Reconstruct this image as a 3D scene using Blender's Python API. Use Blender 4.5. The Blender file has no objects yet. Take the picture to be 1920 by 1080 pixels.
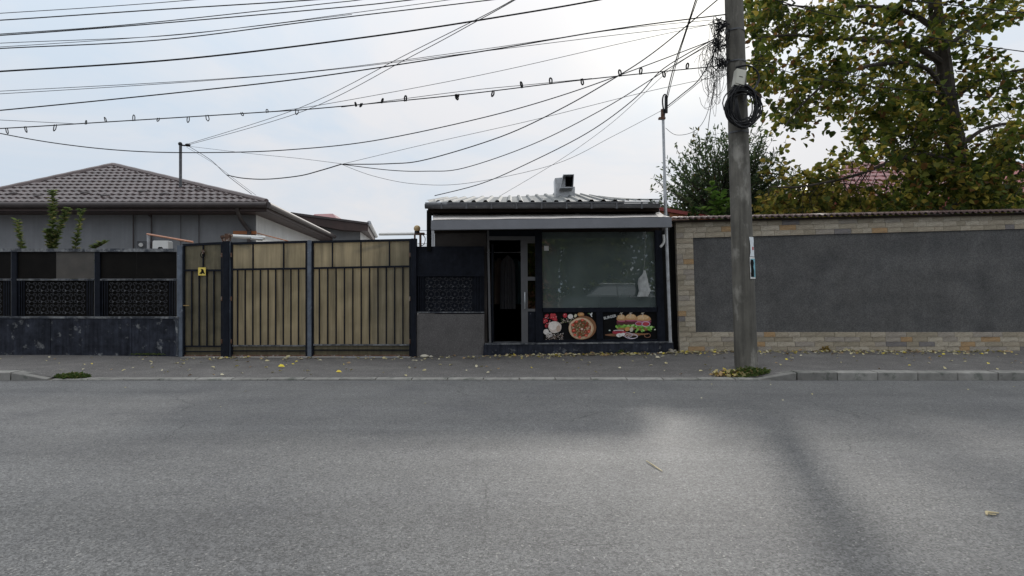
import bpy, bmesh, math, random
import numpy as np
from mathutils import Vector, Matrix
random.seed(7); rng = np.random.default_rng(7)
S = bpy.context.scene; COL = S.collection
F, CZ, HY = 1100.0, 1.24, 545.0          # focal length in photo pixels, eye height, horizon row
W = 11.34                                 # distance of the street front
R = math.radians
# ------------------------------------------------------------------ camera, sky, sun
cam = bpy.data.cameras.new('camera'); co = bpy.data.objects.new('camera', cam); COL.objects.link(co)
co.location = (0, 0, CZ); co.rotation_euler = (R(90), 0, 0)
cam.sensor_width = 36; cam.lens = 36*F/1920; cam.shift_y = 5/1920; cam.clip_end = 2000; cam.clip_start = .05
S.camera = co
S.render.resolution_x, S.render.resolution_y = 1024, 576
S.view_settings.view_transform = 'Standard'; S.view_settings.look = 'None'
S.view_settings.exposure = 0.0; S.view_settings.gamma = 1; S.view_settings.use_curve_mapping = False
SUN_AZ, SUN_EL = R(16.6), R(25.3)
sdir = Vector((math.sin(SUN_AZ)*math.cos(SUN_EL), math.cos(SUN_AZ)*math.cos(SUN_EL), math.sin(SUN_EL)))
sl = bpy.data.lights.new('sun', 'SUN'); so = bpy.data.objects.new('sun', sl); COL.objects.link(so)
sl.energy = 2.0; sl.angle = R(3.6); sl.color = (1, .95, .88)
so.rotation_euler = sdir.to_track_quat('Z', 'Y').to_euler()
wd = bpy.data.worlds.new('World'); S.world = wd; wd.use_nodes = True
nt = wd.node_tree; N = nt.nodes; L = nt.links; N.clear()
def nd(t, **k):
    n = N.new(t)
    for a, b in k.items(): setattr(n, a, b)
    return n
def mth(op, a, b=None, clamp=False):
    n = nd('ShaderNodeMath', operation=op, use_clamp=clamp)
    for i, v in enumerate((a, b)):
        if v is None: continue
        if isinstance(v, (int, float)): n.inputs[i].default_value = v
        else: L.new(v, n.inputs[i])
    return n.outputs[0]
tc = nd('ShaderNodeTexCoord'); sep = nd('ShaderNodeSeparateXYZ'); L.new(tc.outputs['Generated'], sep.inputs[0])
z = mth('MAXIMUM', sep.outputs[2], 0.0)
den = mth('ADD', z, .22)
cmb = nd('ShaderNodeCombineXYZ'); L.new(mth('DIVIDE', sep.outputs[0], den), cmb.inputs[0]); L.new(mth('DIVIDE', sep.outputs[1], den), cmb.inputs[1])
nz = nd('ShaderNodeTexNoise'); nz.inputs['Scale'].default_value = 1.1; nz.inputs['Detail'].default_value = 6; nz.inputs['Roughness'].default_value = .58
nz.inputs['Distortion'].default_value = .5; L.new(cmb.outputs[0], nz.inputs['Vector'])
dot = nd('ShaderNodeVectorMath', operation='DOT_PRODUCT'); L.new(tc.outputs['Generated'], dot.inputs[0]); dot.inputs[1].default_value = sdir
d = mth('MAXIMUM', dot.outputs['Value'], 0.0)
cr = nd('ShaderNodeValToRGB'); L.new(mth('ADD', nz.outputs[0], mth('MULTIPLY', mth('POWER', d, 6), .16)), cr.inputs[0])
e = cr.color_ramp.elements; e[0].position = .40; e[0].color = (.595, .69, .80, 1); e[1].position = .66; e[1].color = (.755, .76, .79, 1)
m1 = nd('ShaderNodeVectorMath', operation='SCALE'); L.new(cr.outputs[0], m1.inputs[0])
L.new(mth('ADD', mth('MULTIPLY', mth('POWER', z, 1.6), .25), 1.0), m1.inputs['Scale'])
gl = nd('ShaderNodeVectorMath', operation='SCALE'); gl.inputs[0].default_value = (1, .96, .70)
L.new(mth('ADD', mth('MULTIPLY', mth('POWER', d, 140), .36), mth('MULTIPLY', mth('POWER', d, 14), .03)), gl.inputs['Scale'])
ad = nd('ShaderNodeVectorMath', operation='ADD'); L.new(m1.outputs[0], ad.inputs[0]); L.new(gl.outputs[0], ad.inputs[1])
zb = nd('ShaderNodeVectorMath', operation='SCALE'); zb.inputs[0].default_value = (.80, .76, .71); L.new(mth('MULTIPLY', mth('POWER', z, 2.4), 1.2), zb.inputs['Scale'])
ad2 = nd('ShaderNodeVectorMath', operation='ADD'); L.new(ad.outputs[0], ad2.inputs[0]); L.new(zb.outputs[0], ad2.inputs[1])
x10 = nd('ShaderNodeVectorMath', operation='SCALE'); L.new(ad2.outputs[0], x10.inputs[0]); x10.inputs['Scale'].default_value = 10
sky = nd('ShaderNodeTexSky', sky_type='NISHITA'); sky.sun_disc = False; sky.sun_elevation = SUN_EL; sky.sun_rotation = SUN_AZ
mx = nd('ShaderNodeMixRGB'); mx.inputs[0].default_value = .96; L.new(sky.outputs[0], mx.inputs[1]); L.new(x10.outputs[0], mx.inputs[2])
bg = nd('ShaderNodeBackground'); bg.inputs[1].default_value = .1; L.new(mx.outputs[0], bg.inputs[0])
wo = nd('ShaderNodeOutputWorld'); L.new(bg.outputs[0], wo.inputs[0])
# ------------------------------------------------------------------ materials
M = {}
def mat(name, col, rough=.8, var=.25, scale=6, bump=.0, bscale=60, metal=0, col2=None, c2=(.55, .62), c2scale=3, spec=.5,
        speck=0, speck_scale=140, rnd=0, stretch=(1, 1, 1), streak=0, attr=None, trans=0, ramp=None, coords='Object', speckcol=(.5,.5,.48)):
    m = bpy.data.materials.new(name); m.use_nodes = True; M[name] = m
    t = m.node_tree; n, l = t.nodes, t.links
    b = n['Principled BSDF']; out = n['Material Output']
    b.inputs['Roughness'].default_value = rough; b.inputs['Metallic'].default_value = metal; b.inputs['Specular IOR Level'].default_value = spec
    tcn = n.new('ShaderNodeTexCoord'); mp = n.new('ShaderNodeMapping'); mp.inputs['Scale'].default_value = stretch
    l.new(tcn.outputs[coords], mp.inputs[0])
    def noise(sc, det=5, ro=.6, vec=None):
        q = n.new('ShaderNodeTexNoise'); q.inputs['Scale'].default_value = sc; q.inputs['Detail'].default_value = det; q.inputs['Roughness'].default_value = ro
        l.new(vec or mp.outputs[0], q.inputs['Vector']); return q.outputs[0]
    def rgb(c): return (c[0], c[1], c[2], 1)
    def mr(v, a, b_, c, d_):
        q = n.new('ShaderNodeMapRange'); l.new(v, q.inputs[0])
        for i, x in enumerate((a, b_, c, d_)): q.inputs[i+1].default_value = x
        return q.outputs[0]
    def mix(f, a, b_, mode='MIX'):
        q = n.new('ShaderNodeMixRGB'); q.blend_type = mode
        for s, v in ((0, f), (1, a), (2, b_)):
            if isinstance(v, (int, float)): q.inputs[s].default_value = v
            elif isinstance(v, tuple): q.inputs[s].default_value = v
            else: l.new(v, q.inputs[s])
        return q.outputs[0]
    def mul(c, f):
        q = n.new('ShaderNodeVectorMath'); q.operation = 'SCALE'
        if isinstance(c, tuple): q.inputs[0].default_value = c[:3]
        else: l.new(c, q.inputs[0])
        l.new(f, q.inputs['Scale']); return q.outputs[0]
    c = rgb(col)
    if ramp:
        oi = n.new('ShaderNodeObjectInfo'); r = n.new('ShaderNodeValToRGB'); l.new(oi.outputs['Random'], r.inputs[0])
        els = r.color_ramp.elements; r.color_ramp.interpolation = 'CONSTANT'
        while len(els) < len(ramp): els.new(.5)
        for k, (p, q) in enumerate(ramp): els[k].position = p; els[k].color = rgb(q)
        c = r.outputs[0]
    if attr:
        a = n.new('ShaderNodeVertexColor'); a.layer_name = attr; c = a.outputs[0]
    if col2: c = mix(mr(noise(c2scale, 8, .65), c2[0], c2[1], 0, 1), c, rgb(col2))
    if var: c = mul(c, mr(noise(scale), .3, .7, 1-var, 1+var))
    if var and scale > 2: c = mul(c, mr(noise(scale*.13, 3), .35, .65, 1-var*.5, 1+var*.5))
    if rnd:
        oi = n.new('ShaderNodeObjectInfo'); c = mul(c, mr(oi.outputs['Random'], 0, 1, 1-rnd, 1+rnd))
    if streak:
        mp2 = n.new('ShaderNodeMapping'); mp2.inputs['Scale'].default_value = (1, 1, .06); l.new(tcn.outputs[coords], mp2.inputs[0])
        c = mul(c, mr(noise(14, 4, .6, mp2.outputs[0]), .35, .7, 1+streak*.4, 1-streak))
    if speck:
        v = n.new('ShaderNodeTexVoronoi'); v.inputs['Scale'].default_value = speck_scale; l.new(mp.outputs[0], v.inputs['Vector'])
        sp = n.new('ShaderNodeSeparateColor'); l.new(v.outputs['Color'], sp.inputs[0])
        c = mul(c, mr(sp.outputs[0], 0, 1, 1-speck, 1+speck))
        c = mix(mr(sp.outputs[1], .975, .985, 0, .55), c, rgb(speckcol))
    if isinstance(c, tuple): b.inputs['Base Color'].default_value = c
    else: l.new(c, b.inputs['Base Color'])
    if bump:
        bn = n.new('ShaderNodeBump'); bn.inputs['Strength'].default_value = bump; bn.inputs['Distance'].default_value = .01
        l.new(noise(bscale, 4, .65), bn.inputs['Height']); l.new(bn.outputs[0], b.inputs['Normal'])
    if trans:
        tr = n.new('ShaderNodeBsdfTranslucent'); ms = n.new('ShaderNodeMixShader'); ms.inputs[0].default_value = trans
        if isinstance(c, tuple): tr.inputs[0].default_value = c
        else: l.new(c, tr.inputs[0])
        l.new(b.outputs[0], ms.inputs[1]); l.new(tr.outputs[0], ms.inputs[2]); l.new(ms.outputs[0], out.inputs[0])
    return m
def glass(name, tint, refl, rough=.02, film=None, filmmix=0):
    m = bpy.data.materials.new(name); m.use_nodes = True; M[name] = m
    n, l = m.node_tree.nodes, m.node_tree.links; out = n['Material Output']; n.remove(n['Principled BSDF'])
    g = n.new('ShaderNodeBsdfGlossy'); g.inputs['Roughness'].default_value = rough; g.inputs[0].default_value = (.92, .97, 1, 1)
    tr = n.new('ShaderNodeBsdfTransparent'); tr.inputs[0].default_value = (*tint, 1)
    fr = n.new('ShaderNodeLayerWeight'); fr.inputs[0].default_value = .3
    mr = n.new('ShaderNodeMapRange'); l.new(fr.outputs['Fresnel'], mr.inputs[0]); mr.inputs[3].default_value = refl; mr.inputs[4].default_value = 1
    s = n.new('ShaderNodeMixShader'); l.new(mr.outputs[0], s.inputs[0]); l.new(tr.outputs[0], s.inputs[1]); l.new(g.outputs[0], s.inputs[2])
    res = s.outputs[0]
    if film:
        df = n.new('ShaderNodeBsdfDiffuse'); df.inputs[0].default_value = (*film, 1); s2 = n.new('ShaderNodeMixShader')
        tcn = n.new('ShaderNodeTexCoord'); q = n.new('ShaderNodeTexNoise'); q.inputs['Scale'].default_value = 1.3; l.new(tcn.outputs['Object'], q.inputs['Vector'])
        m3 = n.new('ShaderNodeMapRange'); l.new(q.outputs[0], m3.inputs[0]); m3.inputs[1].default_value = .3; m3.inputs[2].default_value = .7
        m3.inputs[3].default_value = filmmix*.7; m3.inputs[4].default_value = filmmix*1.3; l.new(m3.outputs[0], s2.inputs[0])
        l.new(res, s2.inputs[1]); l.new(df.outputs[0], s2.inputs[2]); res = s2.outputs[0]
    l.new(res, out.inputs[0]); return m
# asphalt of the road: aggregate, patches, fine cracks
mat('asphalt', (.119, .120, .119), rough=.58, var=.11, scale=14, bump=.7, bscale=170, speck=.5, speck_scale=105, col2=(.094, .095, .097), c2=(.46, .68), c2scale=1.1, spec=.38, speckcol=(.34, .33, .31))
ap_ = M['asphalt'].node_tree; an, al = ap_.nodes, ap_.links; ab = an['Principled BSDF']; src = ab.inputs['Base Color'].links[0].from_socket
def anode(t, **k):
    q = an.new(t)
    for a_, b_ in k.items(): q.inputs[a_].default_value = b_
    return q
atc = anode('ShaderNodeTexCoord'); am = anode('ShaderNodeMapping', Scale=(.10, 1.1, 1)); al.new(atc.outputs['Object'], am.inputs[0])
an1 = anode('ShaderNodeTexNoise', Scale=1.6, Detail=6.0, Roughness=.6); al.new(am.outputs[0], an1.inputs['Vector'])
ar1 = anode('ShaderNodeMapRange'); al.new(an1.outputs[0], ar1.inputs[0])
for i_, v_ in enumerate((.3, .7, .84, 1.14)): ar1.inputs[i_+1].default_value = v_
an2 = anode('ShaderNodeTexNoise', Scale=34.0, Detail=3.0, Roughness=.7); al.new(atc.outputs['Object'], an2.inputs['Vector'])
an3 = anode('ShaderNodeTexNoise', Scale=.9, Detail=3.0); al.new(atc.outputs['Object'], an3.inputs['Vector'])
ar3 = anode('ShaderNodeMapRange'); al.new(an3.outputs[0], ar3.inputs[0])
for i_, v_ in enumerate((.42, .62, .10, .48)): ar3.inputs[i_+1].default_value = v_
ar2 = anode('ShaderNodeMapRange'); al.new(an2.outputs[0], ar2.inputs[0]); ar2.inputs[1].default_value = .52; ar2.inputs[2].default_value = .66
pr_ = an.new('ShaderNodeMath'); pr_.operation = 'MULTIPLY'; al.new(ar2.outputs[0], pr_.inputs[0]); al.new(ar3.outputs[0], pr_.inputs[1])
iv_ = an.new('ShaderNodeMath'); iv_.operation = 'SUBTRACT'; iv_.inputs[0].default_value = 1; al.new(pr_.outputs[0], iv_.inputs[1])
# hairline cracks, only here and there
aw_ = anode('ShaderNodeTexNoise', Scale=1.7, Detail=5.0, Roughness=.65); al.new(atc.outputs['Object'], aw_.inputs['Vector'])
mxv = an.new('ShaderNodeMixRGB'); mxv.inputs[0].default_value = .22; al.new(atc.outputs['Object'], mxv.inputs[1]); al.new(aw_.outputs[1], mxv.inputs[2])
vo = an.new('ShaderNodeTexVoronoi'); vo.feature = 'DISTANCE_TO_EDGE'; vo.inputs['Scale'].default_value = .75; al.new(mxv.outputs[0], vo.inputs['Vector'])
cr1 = anode('ShaderNodeMapRange'); al.new(vo.outputs['Distance'], cr1.inputs[0])
for i_, v_ in enumerate((.0012, .005, 1.0, 0.0)): cr1.inputs[i_+1].default_value = v_
cm = anode('ShaderNodeTexNoise', Scale=.5, Detail=2.0); al.new(atc.outputs['Object'], cm.inputs['Vector'])
cr2 = anode('ShaderNodeMapRange'); al.new(cm.outputs[0], cr2.inputs[0])
for i_, v_ in enumerate((.52, .60, 0.0, .5)): cr2.inputs[i_+1].default_value = v_
cp_ = an.new('ShaderNodeMath'); cp_.operation = 'MULTIPLY'; al.new(cr1.outputs[0], cp_.inputs[0]); al.new(cr2.outputs[0], cp_.inputs[1])
ci = an.new('ShaderNodeMath'); ci.operation = 'SUBTRACT'; ci.inputs[0].default_value = 1; al.new(cp_.outputs[0], ci.inputs[1])
m_a = an.new('ShaderNodeMath'); m_a.operation = 'MULTIPLY'; al.new(ar1.outputs[0], m_a.inputs[0]); al.new(iv_.outputs[0], m_a.inputs[1])
m_b = an.new('ShaderNodeMath'); m_b.operation = 'MULTIPLY'; al.new(m_a.outputs[0], m_b.inputs[0]); al.new(ci.outputs[0], m_b.inputs[1])
sc_ = an.new('ShaderNodeVectorMath'); sc_.operation = 'SCALE'; al.new(src, sc_.inputs[0]); al.new(m_b.outputs[0], sc_.inputs['Scale']); al.new(sc_.outputs[0], ab.inputs['Base Color'])
mat('pavement_asphalt', (.105, .10, .096), rough=.8, var=.16, scale=2.2, bump=.6, bscale=110, speck=.3, speck_scale=110, col2=(.15, .145, .135), c2=(.55, .72), c2scale=1.2, spec=.3)
mat('kerb_concrete', (.20, .195, .18), rough=.9, var=.22, scale=8, bump=.4, bscale=90, rnd=.16, col2=(.12, .125, .11), c2scale=5)
mat('earth', (.10, .085, .06), var=.3, scale=3, bump=.5)
mat('yard_concrete', (.28, .27, .25), var=.2, scale=2, bump=.2)
mat('navy_paint', (.011, .013, .019), rough=.5, var=.3, scale=9, bump=.12, bscale=40, col2=(.20, .21, .23), c2=(.70, .74), c2scale=9, streak=.2, spec=.08)
mat('navy_plinth', (.027, .030, .040), rough=.75, var=.4, scale=7, bump=.6, bscale=30, col2=(.17, .175, .18), c2=(.60, .68), c2scale=6, streak=.45, spec=.08)
mat('bare_edge', (.15, .155, .16), rough=.85, var=.5, scale=16, bump=.5, bscale=40, col2=(.035, .04, .05), c2=(.46, .56), c2scale=5)
mat('worn_steel', (.09, .11, .14), rough=.5, var=.35, scale=8, col2=(.3, .33, .38), c2=(.6, .7), c2scale=9, streak=.3)
mat('black_sheet', (.006, .005, .004), rough=.6, var=.4, scale=4, spec=.1)
mat('brown_sheet', (.055, .047, .038), rough=.5, var=.3, scale=3)
mat('scroll_iron', (.018, .019, .024), rough=.45, var=.5, scale=20, col2=(.26, .27, .28), c2=(.60, .68), c2scale=14, spec=.5)
mat('polycarbonate', (.42, .375, .28), rough=.28, var=.16, scale=1.1, streak=.30, col2=(.31, .28, .195), c2=(.42, .72), c2scale=.7, trans=.66, spec=.5, bump=.35, bscale=1)
mat('polycarbonate_dark', (.22, .195, .13), rough=.3, var=.22, scale=1.6, streak=.35, trans=.5, spec=.5, col2=(.10, .095, .06), c2=(.45, .7), c2scale=1.2)  # darker sheet copy; shade of the house behind pedestrian gate painted in
mat('plaster_dark', (.108, .106, .103), rough=.95, var=.20, scale=1.5, bump=.8, bscale=70, speck=.26, speck_scale=70, spec=.15, col2=(.082, .082, .082), c2=(.40, .66), c2scale=1.3, streak=.05, speckcol=(.12, .12, .12))
mat('plaster_granite', (.115, .108, .105), rough=.95, var=.14, scale=3, bump=.8, bscale=100, speck=.24, speck_scale=120, speckcol=(.25, .25, .24), spec=.15)
mat('mortar', (.26, .235, .19), rough=.95, var=.2)
mat('cladding_stone', (.3, .3, .3), rough=.85, var=.28, scale=11, bump=.7, bscale=28, stretch=(1, 1, 2.4),
    col2=(.21, .165, .12), c2=(.50, .68), c2scale=7, ramp=[(0, (.37, .32, .24)), (.25, (.41, .36, .28)), (.48, (.31, .27, .20)), (.66, (.45, .40, .315)), (.80, (.33, .295, .25)), (.89, (.40, .26, .13)), (.95, (.18, .17, .17))])
mat('coping_tile', (.10, .06, .055), rough=.6, var=.3, scale=9, rnd=.2, col2=(.19, .14, .12), c2scale=7)
mat('concrete_pole', (.115, .108, .092), rough=.9, var=.3, scale=5, bump=.9, bscale=35, stretch=(1, 1, .5), col2=(.22, .21, .185), c2=(.54, .64), c2scale=3.6, streak=.4)
mat('metal_roof_tile', (.088, .066, .064), rough=.42, var=.15, scale=6, rnd=.2, spec=.5, col2=(.16, .13, .125), c2=(.6, .75), c2scale=3)
mat('brown_trim', (.045, .035, .034), rough=.5, var=.2, scale=5)
mat('brown_board', (.045, .025, .021), rough=.6, var=.2, scale=5, streak=.2)
mat('house_render', (.20, .205, .215), rough=.9, var=.1, scale=2, bump=.25, bscale=60, streak=.08)
mat('house_white', (.62, .62, .61), rough=.9, var=.08, scale=2, bump=.2, bscale=60, streak=.08)
mat('galvanised', (.42, .43, .44), rough=.38, var=.2, scale=9, metal=.6, col2=(.30, .28, .25), c2=(.6, .7), c2scale=5)
mat('roof_sheet', (.17, .18, .18), rough=.7, spec=.25, var=.3, scale=5, metal=.0, col2=(.28, .27, .24), c2=(.58, .7), c2scale=4, rnd=.08)
mat('gutter_grey', (.07, .072, .078), rough=.5, var=.3, scale=7, col2=(.18, .18, .17), c2=(.6, .7), c2scale=9)
mat('awning_case', (.17, .175, .19), rough=.4, var=.08, scale=4)
mat('awning_canvas', (.62, .58, .54), rough=.85, var=.14, scale=4, streak=.1)
mat('dark_wood', (.02, .015, .012), rough=.9, spec=.05, var=.4, scale=9, stretch=(.2, 1, 1))
mat('shop_render', (.07, .062, .058), rough=.9, spec=.1, var=.18, scale=3, bump=.3)
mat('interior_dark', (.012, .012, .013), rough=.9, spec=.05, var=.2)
mat('pale_frame', (.09, .09, .094), rough=.45, var=.12, scale=5)
mat('white_plastic', (.62, .62, .60), rough=.4, var=.05)
mat('box_beige', (.50, .49, .42), rough=.5, var=.08)
mat('rubber', (.008, .008, .009), rough=.4, var=.2, spec=.3)
mat('wire', (.008, .008, .009), rough=.6, spec=.15, var=.1)
mat('copper', (.42, .19, .11), rough=.4, var=.15, metal=.3)
mat('rust', (.10, .05, .03), rough=.85, var=.4, scale=20, col2=(.22, .2, .18), c2scale=18)
mat('lamp_glass', (.62, .46, .24), rough=.25, var=.15, scale=14, trans=.3)
mat('brass', (.30, .20, .08), rough=.35, metal=.7)
mat('yellow_sign', (.72, .55, .10), rough=.5, var=.06)
mat('black_print', (.007, .007, .007), rough=.7, spec=.08)
mat('print', (.5, .5, .5), rough=.3, var=.10, scale=26, attr='col', spec=.5)
mat('print_white', (.7, .7, .68), rough=.5, var=.05)
mat('leaf', (.1, .1, .05), rough=.5, var=.0, attr='col', trans=.5, spec=.15)
mat('dry_leaf', (.3, .3, .1), rough=.7, var=.0, attr='col', trans=.15)
mat('bark', (.042, .034, .027), rough=.95, var=.4, scale=12, bump=1, bscale=24, stretch=(1, 1, .3))
mat('red_roof', (.21, .055, .055), rough=.38, var=.2, scale=5, rnd=.12)
mat('red_board', (.22, .035, .028), rough=.5, var=.15)
mat('orange_board', (.36, .13, .045), rough=.6, var=.15)
mat('orange_render', (.26, .14, .09), rough=.9, var=.12, scale=2)
mat('car_paint', (.05, .055, .065), rough=.22, var=.0, metal=.4)
mat('straw', (.5, .42, .25), rough=.8, var=.2)
mat('stone_pale', (.45, .42, .34), rough=.9, var=.2, bump=.4)
mat('paper', (.62, .66, .68), rough=.8, var=.15, scale=14)
glass('shop_glass', (.32, .40, .39), .26, .015, film=(.155, .19, .18), filmmix=.58)
glass('door_glass', (.35, .37, .38), .03, .02)
glass('far_glass', (.05, .06, .07), .2, .05)
# polycarbonate fluting
pm = M['polycarbonate'].node_tree; pn, pl = pm.nodes, pm.links
wv = pn.new('ShaderNodeTexWave'); wv.bands_direction = 'X'; wv.inputs['Scale'].default_value = 9; wv.inputs['Distortion'].default_value = .3
tq = pn.new('ShaderNodeTexCoord'); pl.new(tq.outputs['Object'], wv.inputs['Vector'])
for q in pn:
    if q.type == 'BUMP': pl.new(wv.outputs[1], q.inputs['Height']); q.inputs['Distance'].default_value = .002
# ------------------------------------------------------------------ helpers
def P(px, py, Y): return Vector(((px-960)*Y/F, Y, CZ-(py-HY)*Y/F))
def XW(px, Y): return (px-960)*Y/F
def ZW(py, Y): return CZ-(py-HY)*Y/F
class MB:
    def __init__(s): s.v = []; s.f = []; s.c = []
    def add(s, vs, fs, col=None):
        o = len(s.v); s.v += [Vector(v) for v in vs]; s.f += [tuple(i+o for i in f) for f in fs]; s.c += [col or (1, 1, 1)]*len(fs); return s
    def box(s, a, b, col=None):
        (x0, y0, z0), (x1, y1, z1) = a, b
        return s.add([(x0,y0,z0),(x1,y0,z0),(x1,y1,z0),(x0,y1,z0),(x0,y0,z1),(x1,y0,z1),(x1,y1,z1),(x0,y1,z1)],
                     [(0,1,5,4),(1,2,6,5),(2,3,7,6),(3,0,4,7),(4,5,6,7),(3,2,1,0)], col)
    def prism(s, pts, Y, t, skew=0, col=None):        # outline given at distance Y, real thickness t
        a = [P(x, y, Y) for x, y in pts]; b = [p+Vector((skew*t, t, 0)) for p in a]; n = len(a)
        return s.add(a+b, [tuple(range(n)), tuple(range(2*n-1, n-1, -1))]+[(i, i+n, (i+1) % n+n, (i+1) % n) for i in range(n)], col)
    def rect(s, x0, y0, x1, y1, Y, t): return s.prism([(x0,y0),(x1,y0),(x1,y1),(x0,y1)], Y, t)
    def bar(s, p, q, w, Y, t):                         # straight bar between two photo points, width w px
        a, b = Vector(p), Vector(q); d = (b-a).normalized(); n = Vector((-d.y, d.x))*w/2
        return s.prism([tuple(a-n), tuple(b-n), tuple(b+n), tuple(a+n)], Y, t)
    def tube(s, pts, r, n=6, cap=True):
        pts = [Vector(p) for p in pts]; rs = r if isinstance(r, (list, tuple)) else [r]*len(pts)
        vs = []; up = None
        for i, p in enumerate(pts):
            d = (pts[min(i+1, len(pts)-1)]-pts[max(i-1, 0)])
            if d.length < 1e-9: d = Vector((0, 0, 1))
            d.normalize()
            if up is None: up = d.orthogonal().normalized()
            up = (up-d*up.dot(d))
            if up.length < 1e-6: up = d.orthogonal()
            up.normalize(); sd = d.cross(up)
            for k in range(n):
                a = 2*math.pi*k/n; vs.append(p+(up*math.cos(a)+sd*math.sin(a))*rs[i])
        fs = [(i*n+k, i*n+(k+1) % n, (i+1)*n+(k+1) % n, (i+1)*n+k) for i in range(len(pts)-1) for k in range(n)]
        if cap: fs += [tuple(range(n-1, -1, -1)), tuple(range((len(pts)-1)*n, len(pts)*n))]
        return s.add(vs, fs)
    def ball(s, c, r, n=10, m=6, sc=(1, 1, 1)):
        vs = [Vector(c)+Vector((0, 0, r*sc[2]))]
        for i in range(1, m):
            for k in range(n):
                a, b = math.pi*i/m, 2*math.pi*k/n
                vs.append(Vector(c)+Vector((r*sc[0]*math.sin(a)*math.cos(b), r*sc[1]*math.sin(a)*math.sin(b), r*sc[2]*math.cos(a))))
        vs.append(Vector(c)-Vector((0, 0, r*sc[2]))); e = len(vs)-1
        fs = [(0, 1+k, 1+(k+1) % n) for k in range(n)]+[(e, 1+(m-2)*n+(k+1) % n, 1+(m-2)*n+k) for k in range(n)]
        fs += [(1+i*n+k, 1+(i+1)*n+k, 1+(i+1)*n+(k+1) % n, 1+i*n+(k+1) % n) for i in range(m-2) for k in range(n)]
        return s.add(vs, fs)
    def mesh(s, name, m, off=Vector((0, 0, 0)), smooth=False, recalc=True, colors=False):
        me = bpy.data.meshes.new(name); me.from_pydata([tuple(v-off) for v in s.v], [], s.f)
        if colors:
            at = me.color_attributes.new('col', 'FLOAT_COLOR', 'CORNER'); buf = []
            for f, c in zip(s.f, s.c): buf += [c[0], c[1], c[2], 1]*len(f)
            at.data.foreach_set('color', buf)
        elif recalc:
            b = bmesh.new(); b.from_mesh(me); bmesh.ops.recalc_face_normals(b, faces=b.faces); b.to_mesh(me); b.free()
        if smooth:
            me.polygons.foreach_set('use_smooth', [True]*len(me.polygons))
            me.set_sharp_from_angle(angle=R(40))
        me.materials.append(M[m]); me.update(); return me
def base(o):
    while o.parent: o = o.parent
    return o.location.copy()
def build(mb, name, m, parent=None, org=None, **k):
    off = base(parent) if parent else (Vector(org) if org is not None else Vector((0, 0, 0)))
    o = bpy.data.objects.new(name, mb.mesh(name, m, off, **k)); COL.objects.link(o)
    if parent: o.parent = parent
    else: o.location = off
    return o
def inst(me, name, parent, loc, rot=(0, 0, 0), sc=(1, 1, 1)):
    o = bpy.data.objects.new(name, me); COL.objects.link(o); o.parent = parent
    o.location = Vector(loc)-base(parent); o.rotation_euler = rot; o.scale = sc; return o
def tag(o, label=None, cat=None, group=None, kind=None):
    if label: o['label'] = label
    if cat: o['category'] = cat
    if group: o['group'] = group
    if kind: o['kind'] = kind
    return o
def thing(name, label, cat, loc, group=None):
    o = bpy.data.objects.new(name, None); o.empty_display_size = .2; COL.objects.link(o); o.location = loc
    return tag(o, label, cat, group)
def struct(o): o['kind'] = 'structure'; return o
def smoothpts(pts, n=6):                              # Catmull-Rom
    out = []; q = [pts[0]]+list(pts)+[pts[-1]]
    for i in range(1, len(q)-2):
        p0, p1, p2, p3 = (Vector(a) for a in q[i-1:i+3])
        for k in range(n):
            t = k/n
            out.append(.5*((2*p1)+(p2-p0)*t+(2*p0-5*p1+4*p2-p3)*t*t+(3*p1-p0-3*p2+p3)*t**3))
    out.append(Vector(pts[-1])); return out
def lerp(a, b, t): return a+(b-a)*t
def pw(x, pts):
    if x <= pts[0][0]: return pts[0][1]
    for (a, b), (c, d_) in zip(pts, pts[1:]):
        if x <= c: return lerp(b, d_, (x-a)/(c-a))
    return pts[-1][1]
# ------------------------------------------------------------------ ground, road, pavement, kerb
KY = 8.10
def zkerb(x): return pw(x, [(-6.85, .105), (-6.35, .02), (3.30, .02), (3.92, .108)])
def zwall(x): return pw(x, [(-9, .0), (-6.6, -.02), (-6.3, -.045), (-1.9, -.045), (-.4, .0), (3.1, .06), (3.6, .075)])
def zpave(x, y):
    t = max(0, min(1, (y-8.25)/(W-8.25))); return lerp(zkerb(x)-.004, zwall(x), t)
g = MB().add([(-400, -400, -.09), (400, -400, -.09), (400, 900, -.09), (-400, 900, -.09)], [(0, 1, 2, 3)])
struct(build(g, 'ground', 'earth'))
g = MB().add([(-60, -3.2, 0), (60, -3.2, 0), (60, KY+.02, 0), (-60, KY+.02, 0)], [(0, 1, 2, 3)])
struct(build(g, 'road', 'asphalt'))
g = MB(); xs = [-60, -30, -15]+[-10+i*.25 for i in range(81)]+[15, 30, 60]; ys = [8.2+i*.28 for i in range(14)]
vs = [(x, y, zpave(x, y)+.006*math.sin(x*1.7+y*2.3)*math.sin(y*3.1)*(y > 8.3)) for y in ys for x in xs]; nx = len(xs)
g.add(vs, [(j*nx+i, j*nx+i+1, (j+1)*nx+i+1, (j+1)*nx+i) for j in range(len(ys)-1) for i in range(nx-1)])
struct(build(g, 'pavement', 'pavement_asphalt', smooth=True))
g = MB().box((-60, -6.5, -.05), (60, -3.2, .1)); struct(build(g, 'far_pavement', 'pavement_asphalt'))
g = MB().box((-60, 12.0, -.2), (60, 60, -.02)); struct(build(g, 'yard_ground', 'yard_concrete'))
kb = struct(build(MB().box((-60, KY+.02, -.08), (60, KY+.16, .0)), 'kerb', 'mortar'))
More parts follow.
